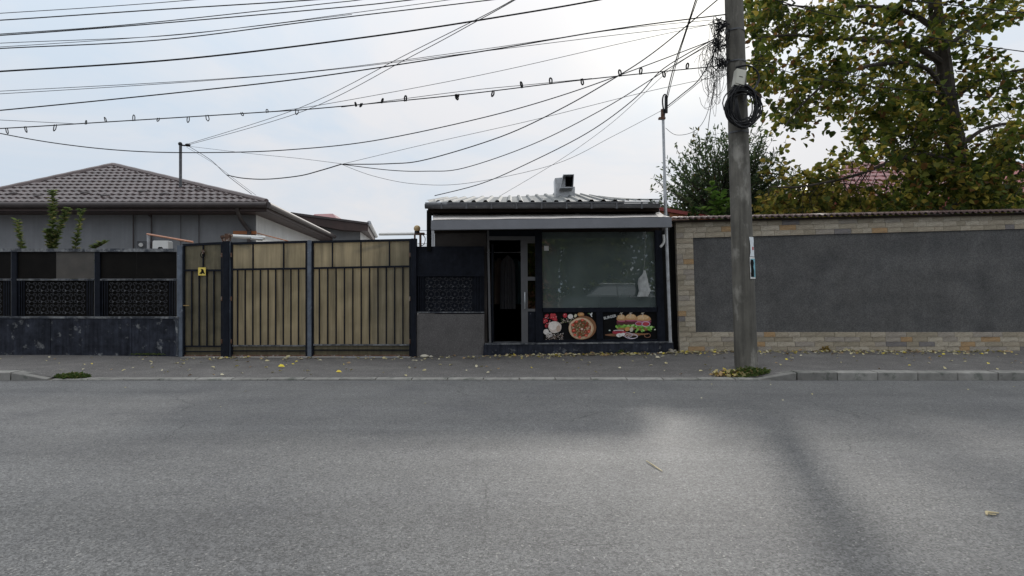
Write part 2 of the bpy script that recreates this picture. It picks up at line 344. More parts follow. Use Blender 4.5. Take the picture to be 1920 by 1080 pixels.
def kstone(x0, x1, z0, z1, w=.15):
    m = MB(); j = .006; b = .008; a, c = x0+j, x1-j; y0 = KY+random.uniform(-.005, .005); y1 = y0+w
    r = random.uniform(-.003, .003)
    vs = [(a,y0,-.03),(c,y0,-.03),(c,y1,-.03),(a,y1,-.03),(a,y0,z0-b+r),(c,y0,z1-b+r),(c,y1,z1+r+.004),(a,y1,z0+r+.004),
          (a+.002,y0+b,z0+r),(c-.002,y0+b,z1+r)]
    m.add(vs, [(0,1,5,4),(4,5,9,8),(8,9,6,7),(1,2,6,9,5),(3,0,4,8,7),(2,3,7,6),(3,2,1,0)])
    build(m, 'kerb_stone', 'kerb_concrete', kb)
x = -6.36
while x < 3.36: kstone(x, x+.497, .02, .02, .14); x += .497
kstone(3.40, 3.93, .022, .108, .2); x = 3.94
while x < 9.5: kstone(x, x+.555, .108, .108, .2); x += .555
kstone(-6.92, -6.42, .108, .022, .2); x = -6.93
while x > -9.5: kstone(x-.55, x, .108, .108, .2); x -= .55
# concrete sill under the gates
g = MB().add([(*P(339, 671, W)[:2], -.037), (P(780, 671, W)[0], W, -.037), (P(780, 671, W)[0], W-.14, -.038), (P(339, 671, W)[0], W-.12, -.038)], [(0, 1, 2, 3)])
struct(build(g, 'gate_threshold', 'yard_concrete'))
# ------------------------------------------------------------------ scroll motif shared by the iron panels
def scroll_mesh(size):
    m = MB(); r = .0042; h = size/2
    for sx in (-1, 1):
        for sy in (-1, 1):
            pts = []
            for k in range(13):
                a = k/12*math.pi*2.3; rad = h*.30*(1-.055*k)
                pts.append((sx*(h*.52+rad*math.cos(a+2.4)), 0, sy*(h*.52+rad*math.sin(a+2.4))))
            m.tube(pts, r, 4)
    for sx, sy in ((1, 0), (-1, 0), (0, 1), (0, -1)):
        pts = []
        for k in range(9):
            a = -1.25+2.5*k/8; u, v = h*.92-h*.42*math.cos(a), h*.42*math.sin(a)
            pts.append((sx*u+sy*v*1, 0.006, sy*u+sx*v))
        m.tube(pts, r, 4)
    m.tube([(0, .0, -h*.18), (0, 0, h*.18)], r*1.6, 4); m.tube([(-h*.18, 0, 0), (h*.18, 0, 0)], r*1.6, 4)
    return m.mesh('scroll', 'scroll_iron')
SM = scroll_mesh(.225)
def scroll_field(parent, x0, x1, y0, y1, nx_, ny_, Y):
    for i in range(nx_):
        for j in range(ny_):
            cx = lerp(x0, x1, (i+.5)/nx_); cy = lerp(y0, y1, (j+.5)/ny_)
            w = (x1-x0)/nx_*Y/F/.225*1.22; hgt = (y1-y0)/ny_*Y/F/.225*1.2
            inst(SM, 'scroll', parent, P(cx, cy, Y), sc=(w, 1, hgt))
# ------------------------------------------------------------------ left plinth and iron fence
pl_ = thing('plinth_wall', 'low navy painted concrete wall with scuffed edges under the scrollwork fence', 'wall', P(170, 668, W))
for a, b in ((-320, -90), (-89, 94.5), (95.5, 246.5), (247.5, 333)):
    build(MB().prism([(a, 596), (b, 597), (b, 676), (a, 676)], W-.06+random.uniform(-.006, .006), .26), 'concrete_panel', 'navy_plinth', pl_)
build(MB().prism([(-320, 592.5), (334, 594), (334, 597.5), (-320, 596)], W-.075, .29), 'capping', 'bare_edge', pl_)
build(MB().prism([(327, 598), (333.5, 598), (333.5, 668), (329.5, 668), (330.5, 630)], W-.066, .008), 'bare_patch', 'bare_edge', pl_)
fe = thing('scrollwork_fence', 'dark iron fence with black upper sheets and scrollwork on the low navy wall', 'fence', P(170, 594, W))
for xx in (-131, 26, 182): build(MB().rect(xx-5, 470, xx+5, 594, W, .06), 'post', 'navy_paint', fe)
build(MB().prism([(-320, 466), (333, 466), (333, 472), (-320, 472)], W-.02, .09), 'top_rail', 'bare_edge', fe)
build(MB().prism([(-320, 522.5), (333, 523), (333, 526), (-320, 525.5)], W+.005, .04), 'middle_rail', 'bare_edge', fe)
for a, b, m_ in ((-126, 20, 'black_sheet'), (32, 105, 'black_sheet'), (105.5, 176, 'brown_sheet'), (188, 256, 'black_sheet'), (256.5, 331, 'black_sheet')):
    o = build(MB().rect(a, 472, b, 522.5, W+.03+random.uniform(-.003, .003), .008), 'sheet', m_, fe)
    if m_ == 'brown_sheet': o['label'] = 'grey brown sheet between the black ones'
for a, b in ((-126, 20), (32, 176), (188, 331)):
    build(MB().rect(a, 526, b, 594, W+.09, .008), 'backing_sheet', 'black_sheet', fe)
    for k in range(3):
        build(MB().rect(a+3+k*4.5, 526, a+4.6+k*4.5, 592, W+.01, .014), 'bar', 'navy_paint', fe)
        build(MB().rect(b-4.6-k*4.5, 526, b-3-k*4.5, 592, W+.01, .014), 'bar', 'navy_paint', fe)
    scroll_field(fe, a+16, b-16, 528, 590, 5, 3, W+.02)
# ------------------------------------------------------------------ gates
def post(x0, x1, y0, y1, Y, t, m_, label, name='gate_post'):
    o = build(MB().prism([(x0, y0), (x1, y0), (x1, y1), (x0, y1)], Y, t), name, m_, org=P((x0+x1)/2, y1, Y)); tag(o, label, 'post')
    return o
post(332, 341, 460, 676, W-.05, .10, 'worn_steel', 'pale worn steel post between scrollwork fence and pedestrian gate')
post(418, 429, 452, 676, W-.06, .13, 'navy_paint', 'navy steel post between the narrow gate and the wide gate')
build(MB().rect(429.2, 452, 431.4, 668, W-.03, .02), 'edge_strip', 'worn_steel', bpy.data.objects['gate_post.001'])
post(771, 780.5, 447, 676, W-.06, .13, 'navy_paint', 'navy steel post between the wide gate and the blue fence panel')
def leaf_gate(name, label, x0, x1, ty0, ty1, ry0, ry1, by, divs, bars, bb, Ydepth=W):
    PC = 'polycarbonate_dark' if name == 'pedestrian_gate' else 'polycarbonate'
    t = thing(name, label, 'gate', P((x0+x1)/2, 668, Ydepth))
    ty = lambda x: lerp(ty0, ty1, (x-x0)/(x1-x0)); ry = lambda x: lerp(ry0, ry1, (x-x0)/(x1-x0))
    Y = Ydepth
    build(MB().prism([(x0, ty(x0)), (x1, ty(x1)), (x1, ty(x1)+4.2), (x0, ty(x0)+4.2)], Y-.01, .05), 'top_rail', 'navy_paint', t)
    build(MB().prism([(x0+3, ry(x0)), (x1-3, ry(x1)), (x1-3, ry(x1)+3.6), (x0+3, ry(x0)+3.6)], Y-.008, .04), 'middle_rail', 'navy_paint', t)
    for k in (0, 1):
        xa = x0 if k == 0 else x1-3.4
        build(MB().prism([(xa, ty(xa)+4.2), (xa+3.4, ty(xa)+4.2), (xa+3.4, 668), (xa, 668)], Y-.01, .05), 'stile', 'navy_paint', t)
    build(MB().rect(x0+3.4, by, x1-3.4, by+2.6, Y-.006, .035), 'bottom_rail', 'bare_edge' if name != 'pedestrian_gate' else 'navy_paint', t)
    build(MB().rect(x0+3.4, by+10, x1-3.4, by+12, Y-.006, .03), 'bottom_rail', 'navy_paint', t)
    build(MB().rect(x0+3.4, 665.5, x1-3.4, 668, Y-.006, .03), 'bottom_rail', 'rust', t)
    xs_ = [x0+3.4]+divs+[x1-3.4]
    for a, b in zip(xs_, xs_[1:]):
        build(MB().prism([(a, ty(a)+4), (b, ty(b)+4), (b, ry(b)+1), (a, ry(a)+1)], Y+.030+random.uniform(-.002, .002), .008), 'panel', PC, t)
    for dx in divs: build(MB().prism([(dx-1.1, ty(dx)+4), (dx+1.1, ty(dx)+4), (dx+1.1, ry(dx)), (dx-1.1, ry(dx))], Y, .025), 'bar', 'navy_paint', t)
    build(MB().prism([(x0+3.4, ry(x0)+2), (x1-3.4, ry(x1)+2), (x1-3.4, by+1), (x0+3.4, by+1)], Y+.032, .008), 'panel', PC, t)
    build(MB().rect(x0+3.4, by+1.2, x1-3.4, 667, Y+.036, .008), 'bottom_panel', 'polycarbonate_dark', t)
    for hy in (478, 560, 640):
        hx = x0+1.5 if x0 < 500 and name != 'pedestrian_gate' else x1-2
        build(MB().tube([P(hx, hy-4, W-.03), P(hx, hy+4, W-.03)], .016, 8), 'hinge', 'rust', t)
    for bx in bars: build(MB().prism([(bx-1.1, ry(bx)+3.6), (bx+1.1, ry(bx)+3.6), (bx+bb+1.1, by), (bx+bb-1.1, by)], Y, .022), 'bar', 'navy_paint', t)
    return t
pg = leaf_gate('pedestrian_gate', 'narrow bronze polycarbonate pedestrian gate with yellow sign and ring knocker', 342, 417.5, 457.5, 453.5, 505, 505, 648, [380.5], [359, 373, 387.5, 400.5], 0)
ring = build(MB().tube([P(380+4*math.cos(a), 478+5*math.sin(a), W-.04) for a in [k*math.pi/8 for k in range(17)]], .008, 6), 'knocker', 'black_print', pg)
build(MB().bar((380, 468), (380, 476), 2.5, W-.05, .05), 'knocker_mount', 'rust', ring)
hd = build(MB().tube([P(344, 573, W-.01), P(344, 573, W-.09), P(355, 573, W-.10)], .009, 8), 'handle', 'brass', pg)
bs = build(MB().rect(371.5, 501.5, 385.5, 516.5, W-.025, .006), 'warning_sign', 'yellow_sign', org=P(378, 509, W-.025)); tag(bs, 'small yellow warning sign with black dog on the pedestrian gate', 'sign')
dog = [(374, 514), (374.5, 511.5), (377, 509.5), (377.5, 507), (376.5, 505.5), (378.5, 504), (380.5, 504.8), (382, 507), (382, 509), (383.6, 511.5), (383.8, 514), (381.8, 514), (381, 512.3), (379, 512.5), (378.6, 514), (376.8, 514), (376.4, 513)]
build(MB().prism(dog, W-.0275, .002), 'dog_pictogram', 'black_print', bs)
leaf_gate('driveway_gate', 'left leaf of the wide bronze driveway gate beside the pedestrian gate', 432, 576, 454.5, 451, 503.5, 501.5, 647, [474, 531.5],
          [445, 459.3, 473.6, 487.9, 502.2, 516.5, 530.8, 545.1, 559.4], 0)
leaf_gate('driveway_gate', 'right leaf of the wide bronze driveway gate beside the blue fence panel', 584, 770.5, 451.5, 447.5, 501, 497.5, 645.5, [623, 676.5, 730],
          [598.5, 614.2, 629.9, 645.6, 661.3, 677, 692.7, 708.4, 724.1, 739.8, 755.3], 0)
mp_ = post(576.5, 583.5, 450.5, 670, W-.045, .05, 'worn_steel', 'pale worn closing strip where the two driveway gate leaves meet', 'closing_strip')
# gate openers
a1 = thing('gate_opener', 'white gate opener arm on rusty bracket above left leaf of driveway gate', 'gate opener', P(425, 452, W), 'gate openers')
build(MB().tube([P(433, 443, W+.15), P(497, 446, W+.5)], .038, 12), 'arm_tube', 'white_plastic', a1, smooth=True)
build(MB().tube([P(470, 447, W+.3), P(492, 449, W+.45)], .03, 8), 'motor_tube', 'galvanised', a1, smooth=True)
b_ = MB(); b_.bar((413, 444), (433, 441), 4, W, .08); b_.bar((415, 446), (424, 462), 3, W+.01, .06); b_.bar((431, 442), (425, 462), 3, W+.02, .06); b_.rect(421, 438, 429, 454, W-.03, .05)
build(b_, 'bracket', 'rust', a1)
a2 = thing('gate_opener', 'white gate opener arm above right leaf of driveway gate beside the globe lamp', 'gate opener', P(788, 460, W), 'gate openers')
build(MB().tube([P(786, 438, W+.2), P(712, 439, W+.9)], .03, 12), 'arm_tube', 'white_plastic', a2, smooth=True)
b_ = MB(); b_.rect(777, 436, 795, 440, W-.02, .1); b_.rect(776, 440, 779, 462, W, .03); b_.rect(786, 440, 790, 462, W, .03); build(b_, 'bracket', 'rust', a2)
build(MB().tube(smoothpts([P(790, 438, W-.04), P(797, 446, W-.05), P(795, 458, W-.04), P(788, 461, W)]), .008, 6), 'cable', 'rubber', a2)
lp = thing('globe_lamp', 'small amber globe lamp on top of gate opener bracket', 'lamp', P(782, 436, W))
build(MB().ball(P(782, 428.5, W), .065, 16, 10), 'globe', 'lamp_glass', lp, smooth=True)
build(MB().tube([P(782, 437, W), P(782, 433.5, W)], .05, 12), 'socket', 'rubber', lp)
# ------------------------------------------------------------------ blue fence panel and granite-plaster plinth
bf = thing('blue_fence', 'navy sheet and scrollwork fence panel on grey plaster plinth left of shop door', 'fence', P(845, 667, W))
build(MB().rect(781.5, 589, 908, 676, W-.03, .25), 'plinth', 'plaster_granite', bf)
build(MB().prism([(781, 462), (908, 462), (908, 517), (781, 517)], W+.02, .012), 'upper_sheet', 'navy_paint', bf)
build(MB().rect(781, 517, 908, 588, W+.07, .01), 'lower_sheet', 'navy_paint', bf)
build(MB().rect(781, 515.5, 908, 518, W-.005, .025), 'middle_rail', 'navy_paint', bf)
build(MB().rect(781, 584.5, 908, 586.5, W-.005, .025), 'bottom_rail', 'bare_edge', bf)
for k in (784, 788, 792, 890, 895, 900): build(MB().rect(k, 518, k+1.6, 584.5, W, .02), 'bar', 'navy_paint', bf)
scroll_field(bf, 797, 886, 519, 584, 4, 3, W+.02)
for yy in (432, 439, 456, 459): build(MB().rect(783, yy, 803, yy+1, W+.05, .01), 'tie_rod', 'galvanised', bf)
# ------------------------------------------------------------------ shop
SY = 11.36
sh = thing('shop', 'small dark single storey shop with grey awning, corrugated roof and food posters', 'shop', P(1035, 662, SY))
XL, XR = XW(815, SY), XW(1240, SY)
SB = 15.2
wb = MB(); wb.box((XL-.02, SY+.3, -.1), (XL+.12, SB, 2.75)); wb.box((XR+.05, SY+.15, -.1), (XR+.2, SB, 2.75)); wb.box((XL, SB, -.1), (XR+.2, SB+.15, 2.75))
build(wb, 'wall', 'shop_render', sh)
build(MB().prism([(815, 432), (912, 432), (914, 650), (815, 650)], SY+.1, .15), 'wall', 'shop_render', sh)
build(MB().prism([(812, 396), (1236, 394), (1236, 434), (812, 436)], SY+.02, .2), 'lintel', 'dark_wood', sh)
build(MB().box((XL, SY+.2, .08), (XR, SB, .1)), 'floor', 'interior_dark', sh)
build(MB().box((XL, SY+.22, 2.6), (XR, SB, 2.65)), 'ceiling', 'interior_dark', sh)
build(MB().box((XL+.13, SB-.05, .1), (XR, SB-.01, 2.6)), 'rear_partition', 'interior_dark', sh)
build(MB().rect(800, 394, 808, 470, W-.02, .1), 'corner_post', 'black_print', sh)
build(MB().rect(809.5, 430, 814, 462, 10.9, .05), 'corner_post', 'galvanised', sh)
# step
st = build(MB().prism([(907, 646), (1262, 642.5), (1266, 676), (905, 676)], SY-.12, .5), 'step', 'navy_plinth', sh)
build(MB().prism([(909, 644.6), (1262, 641), (1262, 643.2), (909, 646.6)], SY-.13, .52), 'step_edge', 'bare_edge', sh)
# shopfront frame
def fr(pts, Y=SY, t=.09, m_='navy_paint', n='frame'): return build(MB().prism(pts, Y, t), n, m_, sh)
fr([(913, 432), (917, 432), (921, 645), (917, 645)], m_='pale_frame', n='door_frame', t=.06)
fr([(1003, 432), (1016, 432), (1019, 645), (1005, 645)])
fr([(1016, 577.5), (1233, 576), (1233, 585), (1017, 585.5)])
fr([(1018, 637.5), (1234, 636), (1234, 643), (1018, 645)])
fr([(1118, 585), (1130, 585), (1131, 637.5), (1119, 637.5)])
fr([(1228, 432), (1240, 432), (1248, 643), (1233, 643)], t=.12)
fr([(1240, 432), (1256, 432), (1262, 643), (1248, 643)], Y=SY+.04, t=.15, m_='black_print')
fr([(917, 432), (1003, 432), (1003, 443), (917, 443)], Y=SY+.01, t=.08)
fr([(917, 443), (1003, 443), (1003, 450), (917, 450)], Y=SY+.0, t=.08, m_='pale_frame', n='door_frame')
# sidelight and door
fr([(976, 450), (989, 450), (990, 644), (978, 644)], Y=SY+.02, t=.06, m_='pale_frame', n='door_frame')
for y0, y1 in ((449.5, 456), (519, 526), (579, 584)):
    fr([(989, y0), (1003.5, y0), (1003.5, y1), (989, y1)], Y=SY+.025, t=.05, m_='pale_frame', n='door_frame')
build(MB().rect(989, 456, 1003.5, 519, SY+.05, .01), 'pane', 'door_glass', sh)
build(MB().rect(989, 526, 1003.5, 579, SY+.05, .01), 'pane', 'door_glass', sh)
build(MB().rect(990, 584, 1004.5, 644, SY+.05, .02), 'sidelight_panel', 'navy_paint', sh)
wn = build(MB().prism([(1015.5, 431), (1228.5, 431), (1233, 578), (1016.5, 578)], SY+.06, .01), 'window_pane', 'shop_glass', sh)
build(MB().tube([P(984, 548, SY-.02), P(984, 556, SY-.05), P(984, 572, SY-.05), P(984, 579, SY-.02)], .012, 8), 'handle', 'galvanised', sh, smooth=True)
build(MB().rect(1020, 461, 1029, 470, SY+.055, .003), 'sticker', 'print_white', sh)
dl = build(MB().box((XW(921, SY)-.0, SY+.1, .1), (XW(921, SY)+.04, SY+.85, 2.15)), 'door', 'navy_paint', sh)
dl['label'] = 'shop door swung open inwards'
build(MB().box((XW(921, SY)+.005, SY+.18, .6), (XW(921, SY)+.048, SY+.77, 2.05)), 'door_pane', 'door_glass', dl)
# hanging garments in the doorway
def garment(px, Y, w, label, m_, ztop=1.95, h=1.0):
    m = MB(); n = 13; x0 = XW(px, Y); vs = []
    for j in range(7):
        t = j/6; ww = w*(.72+.28*min(1, t*5))*(1+.12*t)
        for i in range(n):
            u = i/(n-1)-.5; sag = -.10*abs(u)*2 if j == 0 else 0
            vs.append((x0+u*ww, Y+.045*math.sin(i*1.7+px)*min(1, t*2), ztop-h*t+sag))
    f = [(j*n+i, j*n+i+1, (j+1)*n+i+1, (j+1)*n+i) for j in range(6) for i in range(n-1)]
    k = len(vs); vs2 = [(x, y+.05, z_) for x, y, z_ in vs]; m.add(vs+vs2, f+[tuple(q+k for q in r_[::-1]) for r_ in f])
    o = build(m, 'garment', m_, org=(x0, Y, ztop), smooth=True); tag(o, label, 'garment', 'garments hanging inside the doorway'); return o
mat('cloth_pale', (.36, .37, .36), var=.25, scale=14, bump=.5, bscale=20); mat('cloth_grey', (.12, .12, .125), var=.1); mat('cloth_teal', (.05, .10, .11), var=.1); mat('cloth_brown', (.13, .09, .07), var=.1)
garment(935, SY+1.2, .34, 'brown garment hanging just inside shop doorway, leftmost of three', 'cloth_brown')
garment(952, SY+1.05, .30, 'grey garment hanging in shop doorway between brown and teal ones', 'cloth_grey', 2.0, 1.15)
garment(967, SY+1.3, .3, 'teal garment hanging in shop doorway, rightmost of three', 'cloth_teal')
rl = build(MB().tube([(XL+.14, SY+1.2, 2.06), (XW(1002, SY+1.2), SY+1.2, 2.06)], .012, 8), 'clothes_rail', 'galvanised', org=(XL+.8, SY+1.2, 2.06)); tag(rl, 'steel rail across the dark doorway that garments hang from', 'rail')
# white bag hung inside the window
m = MB(); vs = []; n = 14; Yb = SY-.07
prof = [(507, .2), (514, .35), (522, .8), (532, 1), (545, 1.1), (556, .95)]
for (py, w) in prof:
    for k in range(n):
        a = 2*math.pi*k/n; rr = .105*w*(1+.13*math.sin(3*a+py*.2))
        vs.append(P(1207+1.5*math.sin(py*.2), py, Yb)+Vector((rr*math.cos(a), .4*rr*math.sin(a), 0)))
m.add(vs, [(j*n+k, j*n+(k+1) % n, (j+1)*n+(k+1) % n, (j+1)*n+k) for j in range(5) for k in range(n)]+[tuple(range(5*n, 6*n))])
m.tube([P(1207, 507, Yb), P(1209, 490, Yb), P(1210, 434, Yb)], .003, 5)
tag(build(m, 'white_bag', 'cloth_pale', org=P(1207, 530, Yb), smooth=True), 'white bag hanging on a cord before right end of the shop window', 'bag')
# posters -----------------------------------------------------------
def ell(m, cx, cy, rx, ry, col, Y, n=20, a0=0, wob=0):
    ang = [2*math.pi*k/n for k in range(n)]
    m.add([P(cx+rx*(1+wob*math.sin(5*a+cx))*math.cos(a)*math.cos(a0)-ry*math.sin(a)*math.sin(a0), cy+rx*math.cos(a)*math.sin(a0)+ry*(1+wob*math.sin(4*a))*math.sin(a)*math.cos(a0), Y) for a in ang], [tuple(range(n))], col)
def ringm(m, cx, cy, rx, ry, w, col, Y, n=24):
    o = []
    for k in range(n):
        a = 2*math.pi*k/n; o += [P(cx+rx*math.cos(a), cy+ry*math.sin(a), Y), P(cx+(rx-w)*math.cos(a), cy+(ry-w)*math.sin(a), Y)]
    m.add(o, [(2*k, 2*k+1, (2*k+3) % (2*n), (2*k+2) % (2*n)) for k in range(n)], col)
PY = SY+.03
p1 = build(MB().prism([(1018, 585.5), (1118.5, 585), (1119, 637.5), (1018, 637.5)], PY, .01), 'pizza_poster', 'black_print', org=P(1068, 612, PY))
tag(p1, 'poster of pizza, tomatoes, mozzarella and herbs under left half of shop window', 'poster', 'food posters under the shop window')
m = MB(); rr = random.Random(3); lay = [0]
def Yn(): lay[0] += 1; return PY-.001-.00012*lay[0]
for _ in range(26):
    cx, cy = rr.uniform(1019.5, 1042), rr.uniform(589, 612); ell(m, cx, cy, rr.uniform(2.2, 3.6), rr.uniform(2.2, 3.4), rr.choice([(.42, .02, .03), (.3, .015, .03), (.5, .05, .06), (.2, .01, .02)]), Yn(), 12)
for _ in range(16): ell(m, rr.uniform(1020, 1044), rr.uniform(588, 611), 1.1, .7, (.75, .35, .35), Yn(), 8)
ell(m, 1059.5, 591.5, 4, 4.2, (.45, .03, .04), Yn()); ell(m, 1058.5, 590, 1.2, 1, (.8, .4, .4), Yn(), 8)
ell(m, 1069.5, 593.5, 5, 4.6, (.70, .66, .62), Yn()); ell(m, 1079, 592, 2.5, 3.5, (.62, .58, .42), Yn(), 10, .5)
ell(m, 1089, 589.3, 6.2, 4, (.55, .27, .10), Yn()); ell(m, 1090, 588.5, 3.5, 1.8, (.72, .42, .2), Yn(), 12)
for _ in range(60):
    ell(m, rr.uniform(1052, 1080), rr.uniform(597, 606), rr.uniform(.5, 1.6), rr.uniform(.4, 1), rr.choice([(.25, .2, .15), (.42, .38, .3), (.12, .16, .05), (.5, .42, .35)]), Yn(), 7)
ell(m, 1040.5, 613.5, 12.5, 11, (.60, .52, .46), Yn(), wob=.03); ell(m, 1037.5, 610.5, 9, 8, (.74, .68, .62), Yn(), wob=.04); ell(m, 1047, 616, 4, 6, (.5, .38, .3), Yn(), 12)
ell(m, 1024, 622, 5.5, 5, (.68, .64, .6), Yn(), wob=.1); ell(m, 1030, 628, 6, 5, (.6, .57, .54), Yn(), wob=.1)
for _ in range(110):
    ell(m, rr.uniform(1024, 1056), rr.uniform(625, 636.5), rr.uniform(.6, 1.5), rr.uniform(.4, 1), rr.choice([(.6, .56, .52), (.28, .2, .16), (.45, .4, .38), (.1, .07, .05)]), Yn(), 7)
ell(m, 1094, 614, 24, 22, (.22, .10, .045), Yn(), 28); ell(m, 1089.5, 616, 27-3.5, 20.5, (.52, .36, .22), Yn(), 30, wob=.012)
ell(m, 1088.5, 615.5, 21.5, 19, (.68, .52, .36), Yn(), 30, wob=.015); ell(m, 1089.5, 615.5, 18.6, 16.5, (.35, .09, .04), Yn(), 28, wob=.03)
for _ in range(330):
    a, q = rr.uniform(0, 6.28), math.sqrt(rr.random()); cx, cy = 1089.5+17.4*q*math.cos(a), 615.5+15.5*q*math.sin(a)
    ell(m, cx, cy, rr.uniform(.6, 2.1), rr.uniform(.5, 1.5), rr.choice([(.16, .13, .05), (.5, .05, .03), (.42, .3, .16), (.10, .12, .03), (.30, .05, .03), (.58, .45, .33), (.22, .2, .1)]), Yn(), 7, rr.uniform(0, 3))
for cx, cy in ((1081, 603), (1074, 609), (1076, 620), (1104, 622), (1099, 629), (1087, 632), (1092, 600), (1078, 628)): ell(m, cx, cy, 3, 2.4, (.55, .06, .04), Yn(), 12); ell(m, cx, cy, 1.5, 1, (.7, .25, .15), Yn(), 8)
ell(m, 1091, 617, 2.6, 2.2, (.65, .42, .36), Yn(), 10)
m.bar((1106, 588), (1110, 594), 1.2, Yn(), .0001); ell(m, 1109, 589, 1.2, 3.4, (.75, .78, .75), Yn(), 8, .4); ell(m, 1104, 588, 2, .9, (.1, .22, .05), Yn(), 8)
build(m, 'printed_picture', 'print', p1, colors=True)
p2 = build(MB().prism([(1131, 585), (1233, 584.5), (1234, 636.5), (1131.5, 637.5)], PY, .01), 'burger_poster', 'black_print', org=P(1182, 612, PY))
tag(p2, 'poster of three burgers with onion rings lettered BURGER under right half of shop window', 'poster', 'food posters under the shop window')
m = MB(); lay[0] = 0
ell(m, 1168, 628, 34, 3, (.22, .10, .05), Yn()); ell(m, 1180, 626.5, 36, 2, (.30, .14, .06), Yn())
def burger(cx, cy, w, patty=(.09, .03, .03)):
    ell(m, cx, cy+22, w*.98, 4.5, (.30, .15, .06), Yn())
    ell(m, cx, cy+11, w*1.02, 4.2, (.16, .02, .035), Yn(), wob=.03); ell(m, cx+1, cy+8.5, w*.95, 2, (.45, .12, .2), Yn(), wob=.05)
    ell(m, cx, cy+14.5, w*1.0, 3.2, patty, Yn(), wob=.04)
    for k in range(11): ell(m, cx+(k-5)*w*.21, cy+19+rr.uniform(-1.6, 1.6), w*.22, rr.uniform(1.4, 2.7), rr.choice([(.20, .42, .06), (.30, .55, .12), (.10, .28, .03), (.42, .62, .25)]), Yn(), 8, rr.uniform(-.8, .8))
    bun = [(cx+w*math.cos(math.pi+math.pi*k/14), cy+6+9.5*math.sin(math.pi+math.pi*k/14)) for k in range(15)]+[(cx+w*.75, cy+8), (cx-w*.75, cy+8)]
    y = Yn(); m.add([P(a, b, y) for a, b in bun], [tuple(range(len(bun)))], (.50, .28, .12)); ell(m, cx-.5, cy+1.5, w*.7, 4, (.66, .43, .22), Yn())
    for _ in range(34): ell(m, cx+rr.uniform(-.75, .75)*w, cy+rr.uniform(-1.8, 5.5), .55, .4, (.82, .68, .45), Yn(), 6)
burger(1165, 593, 9); burger(1183, 592, 11.5); burger(1206, 593.5, 14.5)
for cx in (1164.5, 1182, 1204.5):
    for p, q in (((cx, 594), (cx+1, 587)), ((cx-2.6, 588.5), (cx+3.4, 586.2)), ((cx-1, 585.6), (cx+2, 590))):
        a, b = Vector(p), Vector(q); nn = Vector((-(b-a).y, (b-a).x)).normalized()*.42; y = Yn(); m.add([P(*(a-nn), y), P(*(b-nn), y), P(*(b+nn), y), P(*(a+nn), y)], [(0, 1, 2, 3)], (.66, .6, .5))
ell(m, 1197, 607, 6, 3.5, (.40, .05, .07), Yn()); ell(m, 1211, 607, 6.5, 4, (.44, .05, .07), Yn())
ringm(m, 1211, 607.5, 8, 5, 1.1, (.72, .55, .68), Yn()); ringm(m, 1198, 607, 7, 4, .9, (.6, .4, .55), Yn())
ell(m, 1161, 623, 13, 4.2, (.36, .03, .05), Yn()); ell(m, 1160, 620, 10, 1.5, (.68, .6, .6), Yn()); ell(m, 1160, 620.7, 8, .9, (.15, .03, .06), Yn())
ell(m, 1176, 617, 4.5, 4, (.55, .28, .09), Yn(), wob=.08); ell(m, 1184, 618, 3.4, 4.5, (.55, .5, .4), Yn(), 12, .3)
ell(m, 1161, 628.5, 5.5, 3.6, (.74, .72, .69), Yn(), wob=.05); ell(m, 1168, 627, 4, 3, (.7, .68, .64), Yn(), wob=.05); ell(m, 1162, 629.5, 1.4, 2.4, (.5, .45, .4), Yn(), 8)
ringm(m, 1177, 628, 9, 4.5, .8, (.75, .66, .74), Yn()); ringm(m, 1184, 630.5, 12, 5, .9, (.72, .6, .7), Yn()); ringm(m, 1186, 631, 9, 3.6, .7, (.78, .72, .78), Yn()); ringm(m, 1214, 629, 6, 4, .7, (.42, .2, .12), Yn())
for _ in range(26): ell(m, rr.uniform(1192, 1226), rr.uniform(613, 622), rr.uniform(1.5, 3.4), rr.uniform(.8, 1.8), rr.choice([(.2, .45, .06), (.32, .58, .14), (.1, .27, .03)]), Yn(), 8, rr.uniform(-1, 1))
ell(m, 1143, 619.5, 1.8, 1.3, (.55, .68, .6), Yn(), 8); ell(m, 1228, 618, 1.8, 1.2, (.6, .62, .5), Yn(), 8)
build(m, 'printed_picture', 'print', p2, colors=True)
fc = bpy.data.curves.new('lettering', 'FONT'); fc.body = 'BURGER'; fc.size = .072; fc.align_x = 'CENTER'; fc.align_y = 'CENTER'; fc.extrude = .0004; fc.offset = .0008
to = bpy.data.objects.new('lettering_tmp', fc); COL.objects.link(to); bpy.context.view_layer.update()
me = bpy.data.meshes.new_from_object(to); bpy.data.objects.remove(to); me.materials.clear(); me.materials.append(M['print_white'])
o = bpy.data.objects.new('lettering', me); COL.objects.link(o); o.parent = p2; o.location = P(1143.5, 594.5, PY-.012)-base(p2); o.rotation_euler = (R(90), R(-13), 0); o.scale = (.92, 1, 1)
# awning --------------------------------------------------------------
aw = thing('awning', 'grey awning case with pale canvas across the shop front', 'awning', P(1034, 430, 10.4))
AY = 10.35
f0 = [P(808, 413, AY), P(1259, 407, AY), P(1260, 425.5, AY), P(808, 431, AY)]
m = MB(); bk = [p+Vector((0, .12, 0)) for p in f0]; m.add(f0+bk, [(0,1,2,3),(7,6,5,4),(0,4,5,1),(1,5,6,2),(2,6,7,3),(3,7,4,0)]); build(m, 'front_case', 'awning_case', aw)
m = MB(); n = 12
top = [lerp(P(811, 412, AY+.02), P(1257, 406.3, AY+.02), i/n) for i in range(n+1)]; bak = [lerp(P(812, 398.5, SY), P(1236, 397, SY), i/n) for i in range(n+1)]
vs = []
for j in range(5):
    for i in range(n+1): vs.append(lerp(top[i], bak[i], j/4)+Vector((0, 0, -.018*math.sin(math.pi*j/4)+.004*math.sin(i*1.9))))
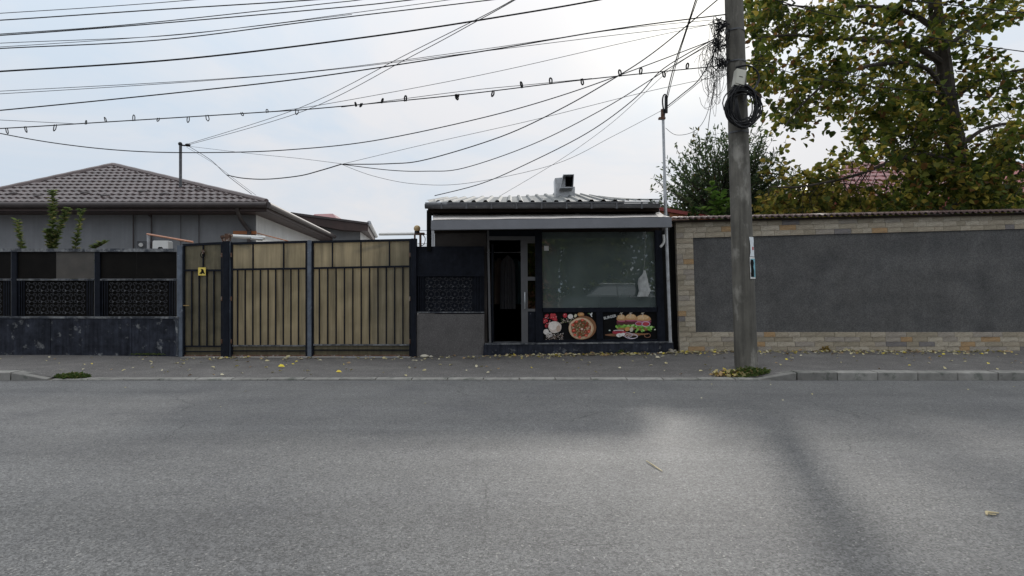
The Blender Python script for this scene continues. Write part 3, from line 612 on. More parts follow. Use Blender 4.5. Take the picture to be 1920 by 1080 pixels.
m.add(vs, [(j*(n+1)+i, j*(n+1)+i+1, (j+1)*(n+1)+i+1, (j+1)*(n+1)+i) for j in range(4) for i in range(n)]); build(m, 'canvas', 'awning_canvas', aw, smooth=True)
for px in (840, 1225):
    build(MB().tube([P(px, 425, AY+.12), P(px, 420, SY)], .02, 8), 'arm', 'pale_frame', aw)
build(MB().tube([P(815, 398, SY-.03), P(1236, 396, SY-.03)], .04, 10), 'roller', 'awning_case', aw)
# roof -----------------------------------------------------------------
GY = 10.75
def eave(px): return ZW(pw(px, [(797, 380), (1000, 380), (1240, 377)]), GY)
build(MB().prism([(802, 390), (1236, 388), (1236, 396), (802, 398)], GY+.12, .5), 'fascia', 'dark_wood', sh)
gt = MB(); pts = []
n = 8
va = []
for e_ in (0, 1):
    px = (797, 1237)[e_]; c = P(px, (385.5, 384)[e_], GY)
    for k in range(n+1):
        a = math.pi+math.pi*k/n; va.append(c+Vector((0, .07*math.cos(a), .02+.078*math.sin(a))))
gt.add(va, [(k, k+1, n+2+k, n+1+k) for k in range(n)]+[tuple(range(n+1)), tuple(range(2*n+1, n, -1))])
gt.prism([(797, 379.5), (1237, 377.5), (1237, 380), (797, 382)], GY-.078, .012)
gu = build(gt, 'gutter', 'gutter_grey', sh, smooth=True)
for k in range(9): build(MB().rect(826+k*47, 380, 829+k*47, 391, GY-.088, .01), 'bracket', 'gutter_grey', gu)
x0w, x1w = XW(797, GY), XW(1240, GY)
nsh = 5; per = .2165
def backz(x):       # height of the rear edge of the roof (Y=14.2)
    return pw(960+x*F/14.2, [(830, ZW(371.5, 14.2)), (960, ZW(369, 14.2)), (1070, ZW(362.5, 14.2)), (1165, ZW(375, 14.2))])
for s_ in range(nsh):
    a, b = lerp(x0w, x1w, s_/nsh), lerp(x0w, x1w, (s_+1)/nsh)+.03
    m = MB(); cols = []; x = a
    k0 = math.floor((a-x0w)/per)
    prof = []
    while x < b-1e-6:
        ph = ((x-x0w) % per)/per
        h = .035 if ph < .22 else (.0 if .32 < ph < .9 else (.035*(.32-ph)/.10 if ph <= .32 else .035*(ph-.9)/.10))
        prof.append((x, h)); x += per/20
    prof.append((b, .0))
    nr = 6; vs = []
    for j in range(nr+1):
        t = j/nr
        for (x, h) in prof:
            px = 960+x*F/GY
            vs.append((x, lerp(GY+.02, 14.2, t), lerp(eave(px)+.012, backz(x), t)+h+.004*(s_ % 2)))
    c = len(prof); m.add(vs, [(j*c+i, j*c+i+1, (j+1)*c+i+1, (j+1)*c+i) for j in range(nr) for i in range(c-1)])
    build(m, 'roof_sheet', 'roof_sheet', sh)
m = MB(); m.add([(x0w, 14.22, backz(x0w)), (x1w, 14.22, backz(x1w)), (x1w, SB+.3, 2.75), (x0w, SB+.3, 2.75)], [(0, 1, 2, 3)])
build(m, 'rear_roof', 'roof_sheet', sh)
# roof vent
VY = 12.6
vt = build(MB().prism([(1040.5, 334), (1060, 332), (1060, 371), (1042, 371)], VY, .42), 'roof_vent', 'galvanised', sh)
build(MB().prism([(1060, 350), (1078, 350), (1078, 371), (1060, 371)], VY, .42), 'duct', 'galvanised', vt)
m = MB(); o1 = [P(1056, 327, VY-.25), P(1076.5, 326.5, VY-.25), P(1075, 352, VY-.25), P(1050, 352.5, VY-.25)]
i1 = [lerp(p, sum(o1, Vector())/4, .09) for p in o1]; ob = [p+Vector((.0, .30, .0)) for p in o1]; ib = [p+Vector((0, .26, 0)) for p in i1]
m.add(o1+i1+ob+ib, [(0,1,5,4),(1,2,6,5),(2,3,7,6),(3,0,4,7),(0,8,9,1),(1,9,10,2),(2,10,11,3),(3,11,8,0),(4,5,13,12),(5,6,14,13),(6,7,15,14),(7,4,12,15),(8,11,10,9)])
hn = build(m, 'horn', 'galvanised', vt)
m = MB().add(ib, [(0, 1, 2, 3)]); build(m, 'opening_shade', 'black_print', hn)  # black sheet painted in for the shade inside the horn
# steel riser / downpipe at right corner
rs = thing('riser_pole', 'thin grey steel riser pole at right corner of the shop carrying service cables', 'pole', P(1257, 642, 10.9))
build(MB().tube([P(1257, 642, 11.05), P(1249, 430, 11.05), P(1246, 330, 11.05)], .032, 10), 'lower_tube', 'galvanised', rs, smooth=True)
build(MB().tube([P(1246.5, 350, 11.05), P(1243, 212, 11.05)], .026, 10), 'upper_tube', 'galvanised', rs, smooth=True)
m = MB(); m.bar((1236, 221), (1248, 221), 3.5, 11, .08); m.tube([P(1243, 222, 11.05), P(1243, 205, 11.05)], .04, 8); build(m, 'clamp', 'rust', rs)
m = MB(); m.tube(smoothpts([P(1246, 215, 11.0), P(1242.5, 195, 11.0), P(1243, 182, 11.0), P(1247, 177, 11.0), P(1249.5, 184, 11.0), P(1249, 208, 11.0)]), .014, 6); m.tube([P(1249, 180, 11), P(1249, 212, 11)], .03, 6); build(m, 'hook', 'rubber', rs)
m = MB(); m.tube(smoothpts([P(1244, 440, 10.95), P(1245, 452, 10.95), P(1242, 459, 10.95), P(1238, 463, 10.95)]), .022, 8); build(m, 'short_spout', 'white_plastic', rs, smooth=True)
# ------------------------------------------------------------------ right boundary wall
rw = thing('boundary_wall', 'long boundary wall with grey plaster panel framed in tan stone cladding', 'wall', P(1600, 658, W))
T0, T1 = (1265, 416.5), (1920, 402)          # top of stone
def topy(px): return 416.5+(px-1265)*(402-416.5)/655
def inny(px): return 447+(px-1298)*(430-447)/622
RX = 2420
build(MB().prism([(1266, topy(1266)), (RX, topy(RX)), (RX, 674), (1274, 674)], W+.08, .22), 'wall_body', 'mortar', rw)
build(MB().prism([(1296, inny(1296)-2), (RX, inny(RX)-2), (RX, 624), (1301, 624)], W+.055, .03), 'plaster_panel', 'plaster_dark', rw)
# black strip painted in for the shade of the gap between shop and wall
build(MB().prism([(1257, 425), (1266, 425), (1272, 670), (1262, 670)], W+.15, .1), 'gap_shade', 'black_print', rw)
def stone_mesh():
    m = MB(); b = .006; n = 3; vs = []; h = .5
    zz = [random.uniform(-.004, .004) for _ in range(4)]
    fr_ = [(-.5+b, -.5+b*4), (.5-b, -.5+b*4), (.5-b, .5-b*4), (-.5+b, .5-b*4)]
    bk_ = [(-.5, -.5), (.5, -.5), (.5, .5), (-.5, .5)]
    vs = [(x, -.5+zz[i]*6, y) for i, (x, y) in enumerate(fr_)]+[(x, -.42, y) for x, y in bk_]+[(x, .5, y) for x, y in bk_]
    m.add(vs, [(0,1,2,3),(0,4,5,1),(1,5,6,2),(2,6,7,3),(3,7,4,0),(4,8,9,5),(5,9,10,6),(6,10,11,7),(7,11,8,4)])
    return m.mesh('stone', 'cladding_stone')
SMs = [stone_mesh() for _ in range(6)]
def stones(xa, xb, ytop, ybot, rows, lx=(15, 36), lean=lambda y: 0):
    for r_ in range(rows):
        x = xa
        first = True
        while x < xb-2:
            l = random.uniform(*lx)
            if first: l *= random.uniform(.5, 1); first = False
            if xb-(x+l) < 10: l = xb-x
            cx = x+l/2; ya, yb = ytop(cx), ybot(cx); h = (yb-ya)/rows; cy = ya+h*(r_+.5)
            slope = math.atan((ytop(cx+50)-ytop(cx-50))/100*(1-r_/rows)+(ybot(cx+50)-ybot(cx-50))/100*(r_/rows))
            o = inst(random.choice(SMs), 'stone', rw, P(cx+lean(cy), cy, W+.07+random.uniform(-.005, .005)), (0, slope, 0), ((l-.25)*W/F, .09, (h-.2)*W/F)); x += l
lean = lambda y: (y-420)*.030
stones(1266, 2090, lambda x: topy(x)+.5, lambda x: inny(x)-.5 if x > 1296 else inny(1296), 3, lean=lean)
stones(1266, 1297.5, lambda x: inny(1296)+.2, lambda x: 622, 18, lx=(14, 34), lean=lean)
stones(1266, 2090, lambda x: 622.5, lambda x: 658.5, 4, lx=(18, 40), lean=lean)
# coping tiles
def ctile():
    m = MB(); n = 6; vs = []
    for y, dz in ((-.16, -.012), (.0, .02), (.2, .045)):
        for lay_ in (0, .016):
            for k in range(n+1):
                u = k/n; vs.append((u*.122-.061, y, dz+.018*math.sin(u*math.pi*2*.9-.3)+lay_))
    c = n+1
    f = []
    for j in range(2):
        for k in range(n):
            f.append((2*j*c+k, 2*j*c+k+1, 2*(j+1)*c+k+1, 2*(j+1)*c+k)); f.append(((2*j+1)*c+k+1, (2*j+1)*c+k, (2*j+3)*c+k, (2*j+3)*c+k+1))
    for k in range(n): f.append((k, c+k, c+k+1, k+1))
    m.add(vs, f); return m.mesh('coping_tile', 'coping_tile', smooth=True)
CT = ctile(); px = 1263
cp = build(MB().prism([(1262, 413), (RX, topy(RX)-3.5), (RX, topy(RX)), (1262, 416.5)], W-.06, .36), 'coping_board', 'dark_wood', rw)
while px < 2090:
    inst(CT, 'coping_tile', rw, P(px+6, topy(px)-5.5, W+.06+random.uniform(-.004, .004)), (0, R(1.3)+random.uniform(-.02, .02), random.uniform(-.03, .03))); px += 10.9
build(MB().prism([(2090, topy(2090)-9), (RX, topy(RX)-9), (RX, topy(RX)-4), (2090, topy(2090)-4)], W-.08, .36), 'coping_strip', 'coping_tile', rw)
# ------------------------------------------------------------------ utility pole
UY = 9.0
up = thing('utility_pole', 'tall leaning grey concrete utility pole at kerb in front of the boundary wall', 'utility pole', P(1399.5, 688, UY))
pb, pt = P(1399.5, 694, UY), P(1376, 0, UY); pdir = (pt-pb)
sec = []
m = MB(); n = 24; ns = 26; vs = []
for j in range(ns+1):
    t = j/ns*1.45; c = pb+pdir*t; r_ = .168-.036*t
    for k in range(n):
        a = 2*math.pi*k/n; q = 1+.04*math.cos(4*a)
        if k in (16, 17) and .02 < t: q *= .93                      # casting groove down the face
        q += random.uniform(-.006, .006)
        vs.append(c+Vector((r_*q*math.cos(a), r_*q*math.sin(a), 0)))
m.add(vs, [(j*n+k, j*n+(k+1) % n, (j+1)*n+(k+1) % n, (j+1)*n+k) for j in range(ns) for k in range(n)]+[tuple(range(ns*n, (ns+1)*n))])
build(m, 'shaft', 'concrete_pole', up, smooth=True)
def pole_at(py): 
    t = (694-py)/694.0; return pb+pdir*t, .168-.036*t
for py in (60, 118, 250):
    c, r_ = pole_at(py); m = MB(); m.tube([c-Vector((0, 0, .012)), c+Vector((0, 0, .010))], r_*1.06, 20); build(m, 'strap', 'gutter_grey', up, smooth=True)
def wrap(py0, py1, a0, a1, name, m_, off, par, ragged=0):
    mm = MB(); vs = []; n = 6; rows = 5
    for j in range(rows+1):
        py = lerp(py0, py1, j/rows); c, r_ = pole_at(py); rj = r_*1.05+off
        for k in range(n+1):
            a = lerp(a0, a1, k/n)+(random.uniform(-ragged, ragged) if k in (0, n) else 0); vs.append(c+Vector((rj*math.cos(a), rj*math.sin(a), 0)))
    c_ = n+1; mm.add(vs, [(j*c_+k, j*c_+k+1, (j+1)*c_+k+1, (j+1)*c_+k) for j in range(rows) for k in range(n)])
    return mm
q = build(wrap(446, 482, R(-72), R(-34), 0, 0, .004, 0, .08), 'torn_notice', 'paper', org=pole_at(465)[0]); tag(q, 'torn pale paper notice pasted on right side of the pole above the framed one', 'notice')
mat('notice_cyan', (.16, .36, .42), var=.3, scale=20); mat('notice_red', (.4, .04, .05), var=.2)
build(wrap(464, 470, R(-56), R(-42), 0, 0, .006, 0), 'printed_mark', 'notice_red', q)
q = build(wrap(483, 523, R(-76), R(-22), 0, 0, .006, 0), 'paper_notice', 'print_white', org=pole_at(503)[0]); tag(q, 'white bordered notice with black and cyan print, lower of two on the pole', 'notice')
build(wrap(486, 520, R(-72), R(-28), 0, 0, .009, 0), 'printed_field', 'notice_cyan', q); build(wrap(488, 519.5, R(-71), R(-52), 0, 0, .011, 0, .06), 'printed_figure', 'black_print', q)
# junction box and coils on the pole
bx = thing('junction_box', 'tilted beige junction box strapped to the pole above cable coil', 'junction box', P(1388, 146, UY-.2))
build(MB().prism([(1382, 128), (1400, 132), (1395, 163), (1377, 158)], UY-.30, .12), 'housing', 'box_beige', bx)
build(MB().prism([(1383.5, 130.5), (1398.5, 133.8), (1394, 159), (1379.5, 155)], UY-.312, .012), 'cover', 'box_beige', bx)
build(MB().bar((1386, 143), (1393, 144.5), 1.2, UY-.315, .003), 'printed_mark', 'black_print', bx)
build(MB().prism([(1377, 158), (1395, 163), (1393, 167), (1376, 162)], UY-.28, .09), 'cable_gland', 'rubber', bx)
coil = thing('cable_coil', 'thick black coil of spare cable hanging round the pole under beige box', 'cable coil', P(1393, 200, UY-.2))
crng = random.Random(5)
for k in range(19):
    cx, cy = 1393+crng.uniform(-5, 5), 198+crng.uniform(-6, 6); rx, ry = crng.uniform(22, 34), crng.uniform(26, 40)
    ph = crng.uniform(0, 6); pts = [P(cx+rx*math.cos(a)+crng.uniform(-.8, .8), cy+ry*math.sin(a)+crng.uniform(-.8, .8), UY-.22-.005*k+.02*math.sin(2*a+ph)) for a in [i*2*math.pi/30 for i in range(31)]]
    build(MB().tube(pts, .0095, 6), 'loop', 'rubber', coil, smooth=True)
m = MB()
for k in range(7):
    s0 = crng.uniform(-3, 3); m.tube(smoothpts([P(1378+s0, 125+s0, UY-.2), P(1400, 121+s0, UY-.22), P(1415+s0, 130, UY-.23), P(1420+s0*1.6, 148, UY-.22), P(1413+s0, 165, UY-.24), P(1400+s0, 176, UY-.26), P(1392+s0, 190, UY-.27)]), .009, 6)
tag(build(m, 'cable_loop', 'rubber', org=P(1410, 145, UY-.2), smooth=True), 'smaller bunched black cable loop curling right of the beige junction box', 'cable loop')
m = MB()
for k in range(9):
    s0 = crng.uniform(-6, 6); m.tube(smoothpts([P(1374+s0, 168, UY-.2), P(1380+s0*.5, 190, UY-.25), P(1382+s0, 212, UY-.25), P(1388+s0, 232, UY-.24)]), .009, 6)
tag(build(m, 'cable_bundle', 'rubber', org=P(1380, 200, UY-.2), smooth=True), 'dense vertical cable bundle down the pole inside the coil', 'cable bundle')
# fuzzy tangle left of pole
m = MB()
for k in range(60):
    cy = crng.choice([45, 52, 78, 88, 120]); cx = 1349-(cy == 88)*5
    a = [P(cx+crng.gauss(0, 8), cy+crng.gauss(0, 9), UY-.1+crng.uniform(-.12, .12)) for _ in range(4)]
    m.tube(smoothpts([P(1362, cy-4, UY-.1)]+a, 5), .005, 4)
for k in range(18):
    a0 = crng.uniform(0, 6.28); cx, cy, rr_0 = crng.uniform(1318, 1345), crng.uniform(85, 190), crng.uniform(8, 30)
    m.tube([P(cx+rr_0*.7*math.cos(a0+i*.5), cy+rr_0*1.2*math.sin(a0+i*.5), UY-.1+.02*math.sin(i)) for i in range(crng.randint(7, 13))], .0032, 4)
for k in range(16):
    a = [P(crng.uniform(1318, 1352), crng.uniform(50, 215), UY-.1+crng.uniform(-.2, .2)) for _ in range(3)]
    st_ = P(crng.uniform(1340, 1358), crng.choice([55, 78, 120, 128]), UY-.1)
    m.tube(smoothpts([st_]+a+[P(1366, crng.uniform(40, 160), UY-.1)], 7), .0028, 4)
tag(build(m, 'wire_tangle', 'wire', org=P(1340, 120, UY)), 'loose tangle of thin wires spilling left from top of the utility pole', 'wire tangle', kind='stuff')
# ------------------------------------------------------------------ overhead cables
def cable(pts, Y0, Y1, r, label, name='overhead_cable', ext=True):
    n = len(pts); L_ = [0]
    for a, b in zip(pts, pts[1:]): L_.append(L_[-1]+math.hypot(b[0]-a[0], b[1]-a[1]))
    wp = [P(p[0], p[1], lerp(Y0, Y1, l/L_[-1])) for p, l in zip(pts, L_)]
    sp = smoothpts(wp, 8); o = build(MB().tube(sp, r, 5), name, 'wire', org=wp[0], smooth=True)
    tag(o, label, 'cable', 'overhead cables'); return o, sp
def ex(p, q, k): return (q[0]+(q[0]-p[0])*k, q[1]+(q[1]-p[1])*k)
cable([(-260, 42), (0, 25), (175, 14), (360, 0), (620, -24)], 9, 9, .0055, 'thin cable nearest the top left corner of the sky')
cable([(-260, 52), (0, 38), (300, 18), (600, -1), (900, -24)], 9, 9, .009, 'black cable second from top at left edge of the sky')
cable([(-260, 80), (0, 64), (255, 45), (600, 8), (696, -3), (1000, -45)], 9, 9, .007, 'cable that parts upward from its twin, third from top at left edge')
cable([(-260, 82), (0, 66.5), (255, 47.5), (600, 17.5), (770, 0), (1050, -36)], 9, 9, .0085, 'cable touching its twin at left edge, fourth from top')
cable([(-260, 96), (0, 81), (300, 68), (500, 46), (620, 30), (847, -1), (1050, -32)], 9, 9, .005, 'thin cable crossing over two others, fifth from top at left edge')
cable([(-260, 106), (0, 91), (300, 75), (600, 38), (928, -1), (1100, -24)], 9, 9, .0085, 'black cable sixth from top at left edge of the sky')
cable([(-260, 100), (0, 88), (350, 63), (660, 27)], 9, 9, .0045, 'faint cable merging into the black sixth cable from the left')
cable([(-260, 149), (0, 134), (350, 110), (700, 68), (960, 28), (1128, -1), (1300, -35)], 8.6, 8.6, .0125, 'thickest black cable crossing the upper sky alone')
cable([(-260, 186), (0, 171), (350, 152), (600, 132), (900, 93), (1160, 55), (1352, 36)], 9, 9, .0045, 'faint upper cable of the pair above the long black one ending at pole')
cable([(-260, 190), (0, 176), (350, 154), (620, 131), (900, 97), (1160, 65), (1352, 44)], 9, 9, .0045, 'faint lower cable of the pair above the long black one ending at pole')
cable([(-260, 229), (0, 207), (350, 172), (600, 143), (900, 97), (1150, 55), (1362, 27)], 9, 9, .0095, 'long black cable running from left edge straight to pole top')
_, clipline = cable([(-260, 253), (0, 241), (180, 230), (500, 210), (600, 203), (860, 178), (1100, 149), (1345, 124)], 9, 9, .008, 'cable strung with small twisted wire clips from left edge to the pole')
cable([(-60, 222), (0, 225), (80, 229), (140, 232)], 9, 9, .004, 'short faint cable joining the clipped cable near left edge')
cable([(490, 211), (600, 197), (900, 141), (1180, 78), (1350, 42)], 9, 9, .004, 'faint cable rising from the clipped cable towards the pole top')
cable([(640, 201), (860, 172), (1000, 158), (1110, 147)], 9, 9, .0045, 'faint strand running close above the clipped cable')
cable([(-200, 205), (0, 250), (130, 272), (260, 284), (400, 286), (540, 281), (700, 264), (900, 222), (1050, 180), (1200, 127), (1345, 72)], 9, 9, .0075, 'deeply sagging cable crossing behind the antenna mast to the pole')
cable([(352, 270), (560, 203), (770, 98), (900, 33), (970, -5), (1060, -60)], 16, 6, .006, 'upper of twin service wires climbing right from the roof mast')
cable([(352, 272), (570, 208), (775, 104), (890, 42), (960, 3), (1050, -50)], 16, 6, .006, 'lower of twin service wires climbing right from the roof mast')
cable([(425, 328), (455, 334), (500, 336), (560, 330), (600, 320), (640, 308)], 14, 11.5, .0115, 'thick short cable sagging above the driveway gate')
cable([(640, 308), (730, 307), (800, 299), (940, 256), (1050, 205), (1150, 148), (1230, 95), (1345, 0), (1375, -25)], 11.5, 8.7, .0095, 'black cable from mid air joint rising steeply past pole top')
cable([(640, 308), (730, 319), (800, 321), (870, 315), (1000, 270), (1130, 205), (1240, 137), (1350, 70)], 11.5, 9, .0075, 'cable from mid air joint sagging below the first one to the pole')
cable([(640, 308), (700, 330), (780, 345), (880, 343), (1040, 308), (1150, 255), (1243, 206)], 11.5, 11.05, .004, 'faint lowest cable from mid air joint to the riser pole')
cable([(640, 308), (800, 270), (1000, 225), (1200, 175), (1352, 142)], 11.5, 9, .004, 'faint topmost cable from mid air joint to the pole')
cable([(352, 274), (470, 288), (560, 297), (640, 307)], 16, 11.5, .004, 'faint wire from roof mast to the mid air joint')
cable([(815, 367), (900, 345), (980, 311), (1100, 250), (1190, 185), (1245, 128), (1352, 66)], 12, 9, .0085, 'black cable landing on left end of the shop roof')
cable([(940, 366), (1050, 300), (1150, 228), (1260, 128), (1350, 75)], 13, 9, .004, 'faint cable landing on middle of the shop roof')
cable([(352, 273), (395, 300), (425, 328), (472, 364)], 16, 14.5, .007, 'short dark cable from roof mast down to the house eave')
cable([(350, 276), (400, 306), (440, 336), (480, 366)], 16, 14.5, .004, 'faint short wire beside the dark one from mast to house eave')
cable([(1249, 185), (1262, 130), (1285, 60), (1306, -5), (1330, -80)], 11, 7, .0095, 'left of twin service cables climbing steeply from riser pole hook')
cable([(1250, 190), (1268, 120), (1290, 50), (1309, -5), (1334, -80)], 11, 7, .007, 'right of twin service cables climbing steeply from riser pole hook')
cable([(1250, 200), (1280, 176), (1310, 150), (1335, 108), (1352, 70)], 11, 9, .009, 'curved cable from riser pole up to the wire tangle')
cable([(1251, 203), (1290, 172), (1320, 148), (1358, 128)], 11, 9, .005, 'thin cable from riser pole to pole beside the white box')
cable([(1248, 240), (1268, 253), (1300, 247), (1322, 222), (1340, 165)], 11, 9, .0045, 'loose thin cable looping from riser pole below the tangle')
cable([(1341, 150), (1333, 200), (1326, 256), (1322, 300)], 9, 12, .006, 'straight cable dropping from tangle into the dark green tree')
cable([(1385, 118), (1450, 127), (1514, 144), (1647, 163), (1920, 187), (2200, 205)], 9, 9, .006, 'cable crossing the big tree at the height of the junction box')
cable([(1385, 112), (1460, 118), (1560, 135), (1720, 156), (1920, 166), (2200, 170)], 9, 9.4, .0045, 'faint cable just above the one crossing the big tree')
cable([(1390, -20), (1526, 21), (1608, 39), (1686, 58), (1841, 86), (2100, 120)], 9, 9, .0075, 'black cable through upper crown of the big tree')
cable([(1560, -25), (1701, 0), (1800, 11), (1920, 23), (2200, 45)], 9, 9, .009, 'black cable above the big tree near top right corner')
clipped = bpy.data.objects['overhead_cable.011']
def line_at(px):
    best = min(clipline, key=lambda p: abs(960+p.x*F/p.y-px)); return best
for px, dn, s_ in ((12, 1, 1), (47, 1, 1), (104, 1, 1.1), (161, 0, .6), (199, 0, .8), (251, 0, 1), (297, 1, .5), (353, 1, 1), (388, 1, 1), (453, 1, .5), (501, 0, .5), (557, 1, .8), (668, 0, .6), (678, 1, .5),
                   (716, 0, .7), (760, 0, .9), (855, 1, .9), (859, 1, .6), (925, 1, 1), (979, 0, 1), (1033, 0, 1), (1091, 1, 1), (1163, 0, 1.1), (1201, 0, 1.1), (1244, 1, 1), (1288, 0, 1)):
    c = line_at(px).copy(); c.x = XW(px, c.y); sg = -1 if dn else 1; h = .082*s_; w = (.02 if px < 660 else .011)+.012*crng.random(); tl = crng.uniform(-.03, .03)
    pts = [c+Vector((-w*.5, 0, -sg*.012)), c+Vector((-w*.8+tl*.5, .01, sg*h*.6)), c+Vector((tl, .0, sg*h)), c+Vector((w*.9+tl*.6, -.01, sg*h*.62)), c+Vector((w*.5, 0, -sg*.012))]
    build(MB().tube(smoothpts(pts, 4), .0068 if px < 660 else .0115, 5), 'wire_clip', 'wire', clipped)
# ------------------------------------------------------------------ left house
HYe = 14.5; SK = -.114
hs = thing('tiled_house', 'grey rendered house with brown metal tile hip roof behind the left fence', 'house', P(300, 665, 15.1))
zE = ZW(381, HYe); cR = Vector((XW(500, HYe), HYe, zE)); cL = Vector((XW(-100, HYe), HYe, zE)); ap = P(213, 312, 17.8)
tanS = (ap.z-zE)/(17.8-HYe)
BL = 8.5; cRb = cR+Vector((SK*BL, BL, 0)); cLb = cL+Vector((0, BL, 0)); apb = ap+Vector((-.3, 2, 0))
far_l = Vector((-24, 14.5, zE-.0))
m = MB(); m.add([cR, cL, ap, cRb, cLb, apb], [(0, 1, 2), (3, 0, 2, 5), (1, 4, 5, 2), (4, 3, 5), (0, 3, 4, 1)]); build(m, 'roof', 'brown_trim', hs, recalc=True)
X480 = XW(480, 15.1); wl = [(-24, 15.1), (X480, 15.1), (X480+SK*8, 23.1), (-24, 23.1)]
m = MB(); m.add([(-24, 15.1, -.1), (X480, 15.1, -.1), (X480, 15.1, zE-.02), (-24, 15.1, zE-.02), (-24, 15.3, -.1), (X480-.02, 15.3, -.1), (X480-.02, 15.3, zE-.02), (-24, 15.3, zE-.02)], [(0,1,2,3),(7,6,5,4)]); build(m, 'front_wall', 'house_render', hs)
m = MB(); m.add([(X480, 15.1, -.1), (X480+SK*8, 23.1, -.1), (X480+SK*8, 23.1, zE-.02), (X480, 15.1, zE-.02)], [(0, 1, 2, 3)]); build(m, 'side_wall', 'house_white', hs)
# metal tiles
def rtile():
    m = MB(); n = 6; vs = []; Wd, Ln = .184, .335
    for j, (y, dz) in enumerate(((0, .012), (0, .040), (Ln, .012))):
        for k in range(n+1):
            u = k/n; hh = .026*(.5-.5*math.cos(2*math.pi*u)); vs.append((u*Wd-Wd/2, y, dz+(hh if j else hh-.012)))
    c = n+1; m.add(vs, [(j*c+k, j*c+k+1, (j+1)*c+k+1, (j+1)*c+k) for j in range(2) for k in range(n)]); return m.mesh('roof_tile', 'metal_roof_tile', smooth=True)
RT = rtile(); ang = math.atan(tanS); sl_ = math.hypot(ap.z-zE, ap.y-HYe); rows = int(sl_/.305)
cnt = 0
for r_ in range(rows+1):
    s0 = r_*.305; t = (s0+.1)/sl_
    if t > 1: break
    xl, xr = lerp(cL.x, ap.x, t), lerp(cR.x, ap.x, t); nT = int((xr-xl)/.18)
    for k in range(nT):
        x = xr-.12-k*.18
        if x < xl+.05 or cnt >= 299: continue
        inst(RT, 'roof_tile', hs, Vector((x, HYe-.03+s0*math.cos(ang), zE+s0*math.sin(ang))), (ang, 0, 0)); cnt += 1
for a, b in ((cR, ap), (cL, ap)):
    d_ = (b-a); pts = [a+d_*t_+Vector((0, -.02, .035)) for t_ in [i/18 for i in range(19)]]
    build(MB().tube(pts, [.075+.006*(i % 2) for i in range(19)], 8), 'hip_cap', 'metal_roof_tile', hs, smooth=True)
build(MB().tube([ap+Vector((0, 0, .03)), apb+Vector((0, 0, .03))], .07, 8), 'ridge_cap', 'metal_roof_tile', hs)
# left wing roof sliver
m = MB(); m.add([P(-200, 386, 14.6), P(-60, 386, 14.6), P(18, 363, 18.5), P(0, 356, 18.8), P(-200, 345, 19)], [(0, 1, 2, 3, 4)]); build(m, 'wing_roof', 'metal_roof_tile', hs)
for px, py in ((27, 367), (72, 372), (160, 366), (198, 371), (268, 363), (308, 368), (375, 359)):
    # point on slope
    k = (HY-py)/F; Yp = (zE-tanS*HYe-CZ)/(k-tanS); q = P(px, py, Yp)
    m = MB(); m.ball(q+Vector((0, -.02, .045)), .12, 10, 6, (1.15, .5, .42)); build(m, 'snow_guard', 'brown_trim', hs, smooth=True)
# fascia, gutters, soffit
gy = HYe-.09
m = MB(); m.tube([Vector((-24, gy, zE-.05)), Vector((cR.x+.05, gy, zE-.05))], .075, 10); build(m, 'gutter', 'brown_trim', hs, smooth=True)
m = MB(); m.tube([cR+Vector((.08, -.12, -.05)), cRb+Vector((.08, 0, -.05))], .075, 10); build(m, 'gutter', 'brown_trim', hs, smooth=True)
build(MB().box((-24, HYe-.01, zE-.20), (cR.x, HYe+.03, zE-.0)), 'fascia', 'brown_board', hs)
def slab(a, b, dz, th):
    m = MB(); sd = Vector((.03, 0, 0)); vs = [a, b, b-Vector((0, 0, dz)), a-Vector((0, 0, dz))]; vs += [v-sd for v in vs]
    m.add(vs, [(0,1,2,3),(7,6,5,4),(0,4,5,1),(3,2,6,7),(0,3,7,4),(1,5,6,2)]); return m
build(slab(cR, cRb, .20, 0), 'fascia', 'brown_board', hs)
m = MB(); zs = zE-.21; m.add([(-24, HYe, zs), (cR.x, HYe, zs), (cRb.x, cRb.y, zs), (X480+SK*8, 23.1, zs), (X480, 15.1, zs-.0), (-24, 15.1, zs)], [(0, 1, 4, 5), (1, 2, 3, 4)]); build(m, 'soffit', 'brown_board', hs)
m = MB(); m.add([(-24, HYe, zE-.01), (-24, HYe+6, zE+2), (cL.x+.2, HYe+6, zE+2), (cL.x+.2, HYe, zE-.01)], [(0, 1, 2, 3)]); 
build(MB().tube(smoothpts([Vector((XW(445, 14.45), 14.45, zE-.1)), P(447, 402, 14.6), P(456, 418, 14.9), P(466, 432, 15.0), P(467, 450, 15.02), P(467, 640, 15.02)], 4), .05, 10), 'downpipe', 'brown_trim', hs, smooth=True)
for px, w in ((250, .018), (373, .012), (339, .008)): build(MB().tube([P(px, 400, 15.05), P(px, 640, 15.05)], w, 6), 'wall_pipe', 'brown_trim', hs)
build(MB().tube(smoothpts([P(278, 403, 14.9), P(283, 408, 15.0), P(284, 425, 15.05), P(284, 640, 15.05)], 4), .018, 6), 'wall_pipe', 'brown_trim', hs)
build(MB().prism([(437, 433), (480, 433), (480, 439), (437, 439)], 15.05, .04), 'wall_trim', 'orange_board', hs)
mast = thing('roof_mast', 'slim steel service mast standing on the brown tiled roof', 'mast', P(338.5, 366, 15.4))
build(MB().tube([P(338.5, 370, 15.6), P(338.5, 270, 15.6)], .038, 8), 'tube', 'gutter_grey', mast, smooth=True)
build(MB().ball(P(338, 270, 15.6), .055, 8, 6), 'cap', 'rubber', mast, smooth=True)
m = MB(); m.tube([P(339, 272, 15.6), P(347, 273, 15.6)], .02, 6); m.ball(P(352, 272, 15.6), .06, 8, 6, (1.3, 1, .7)); build(m, 'insulator', 'rubber', mast)
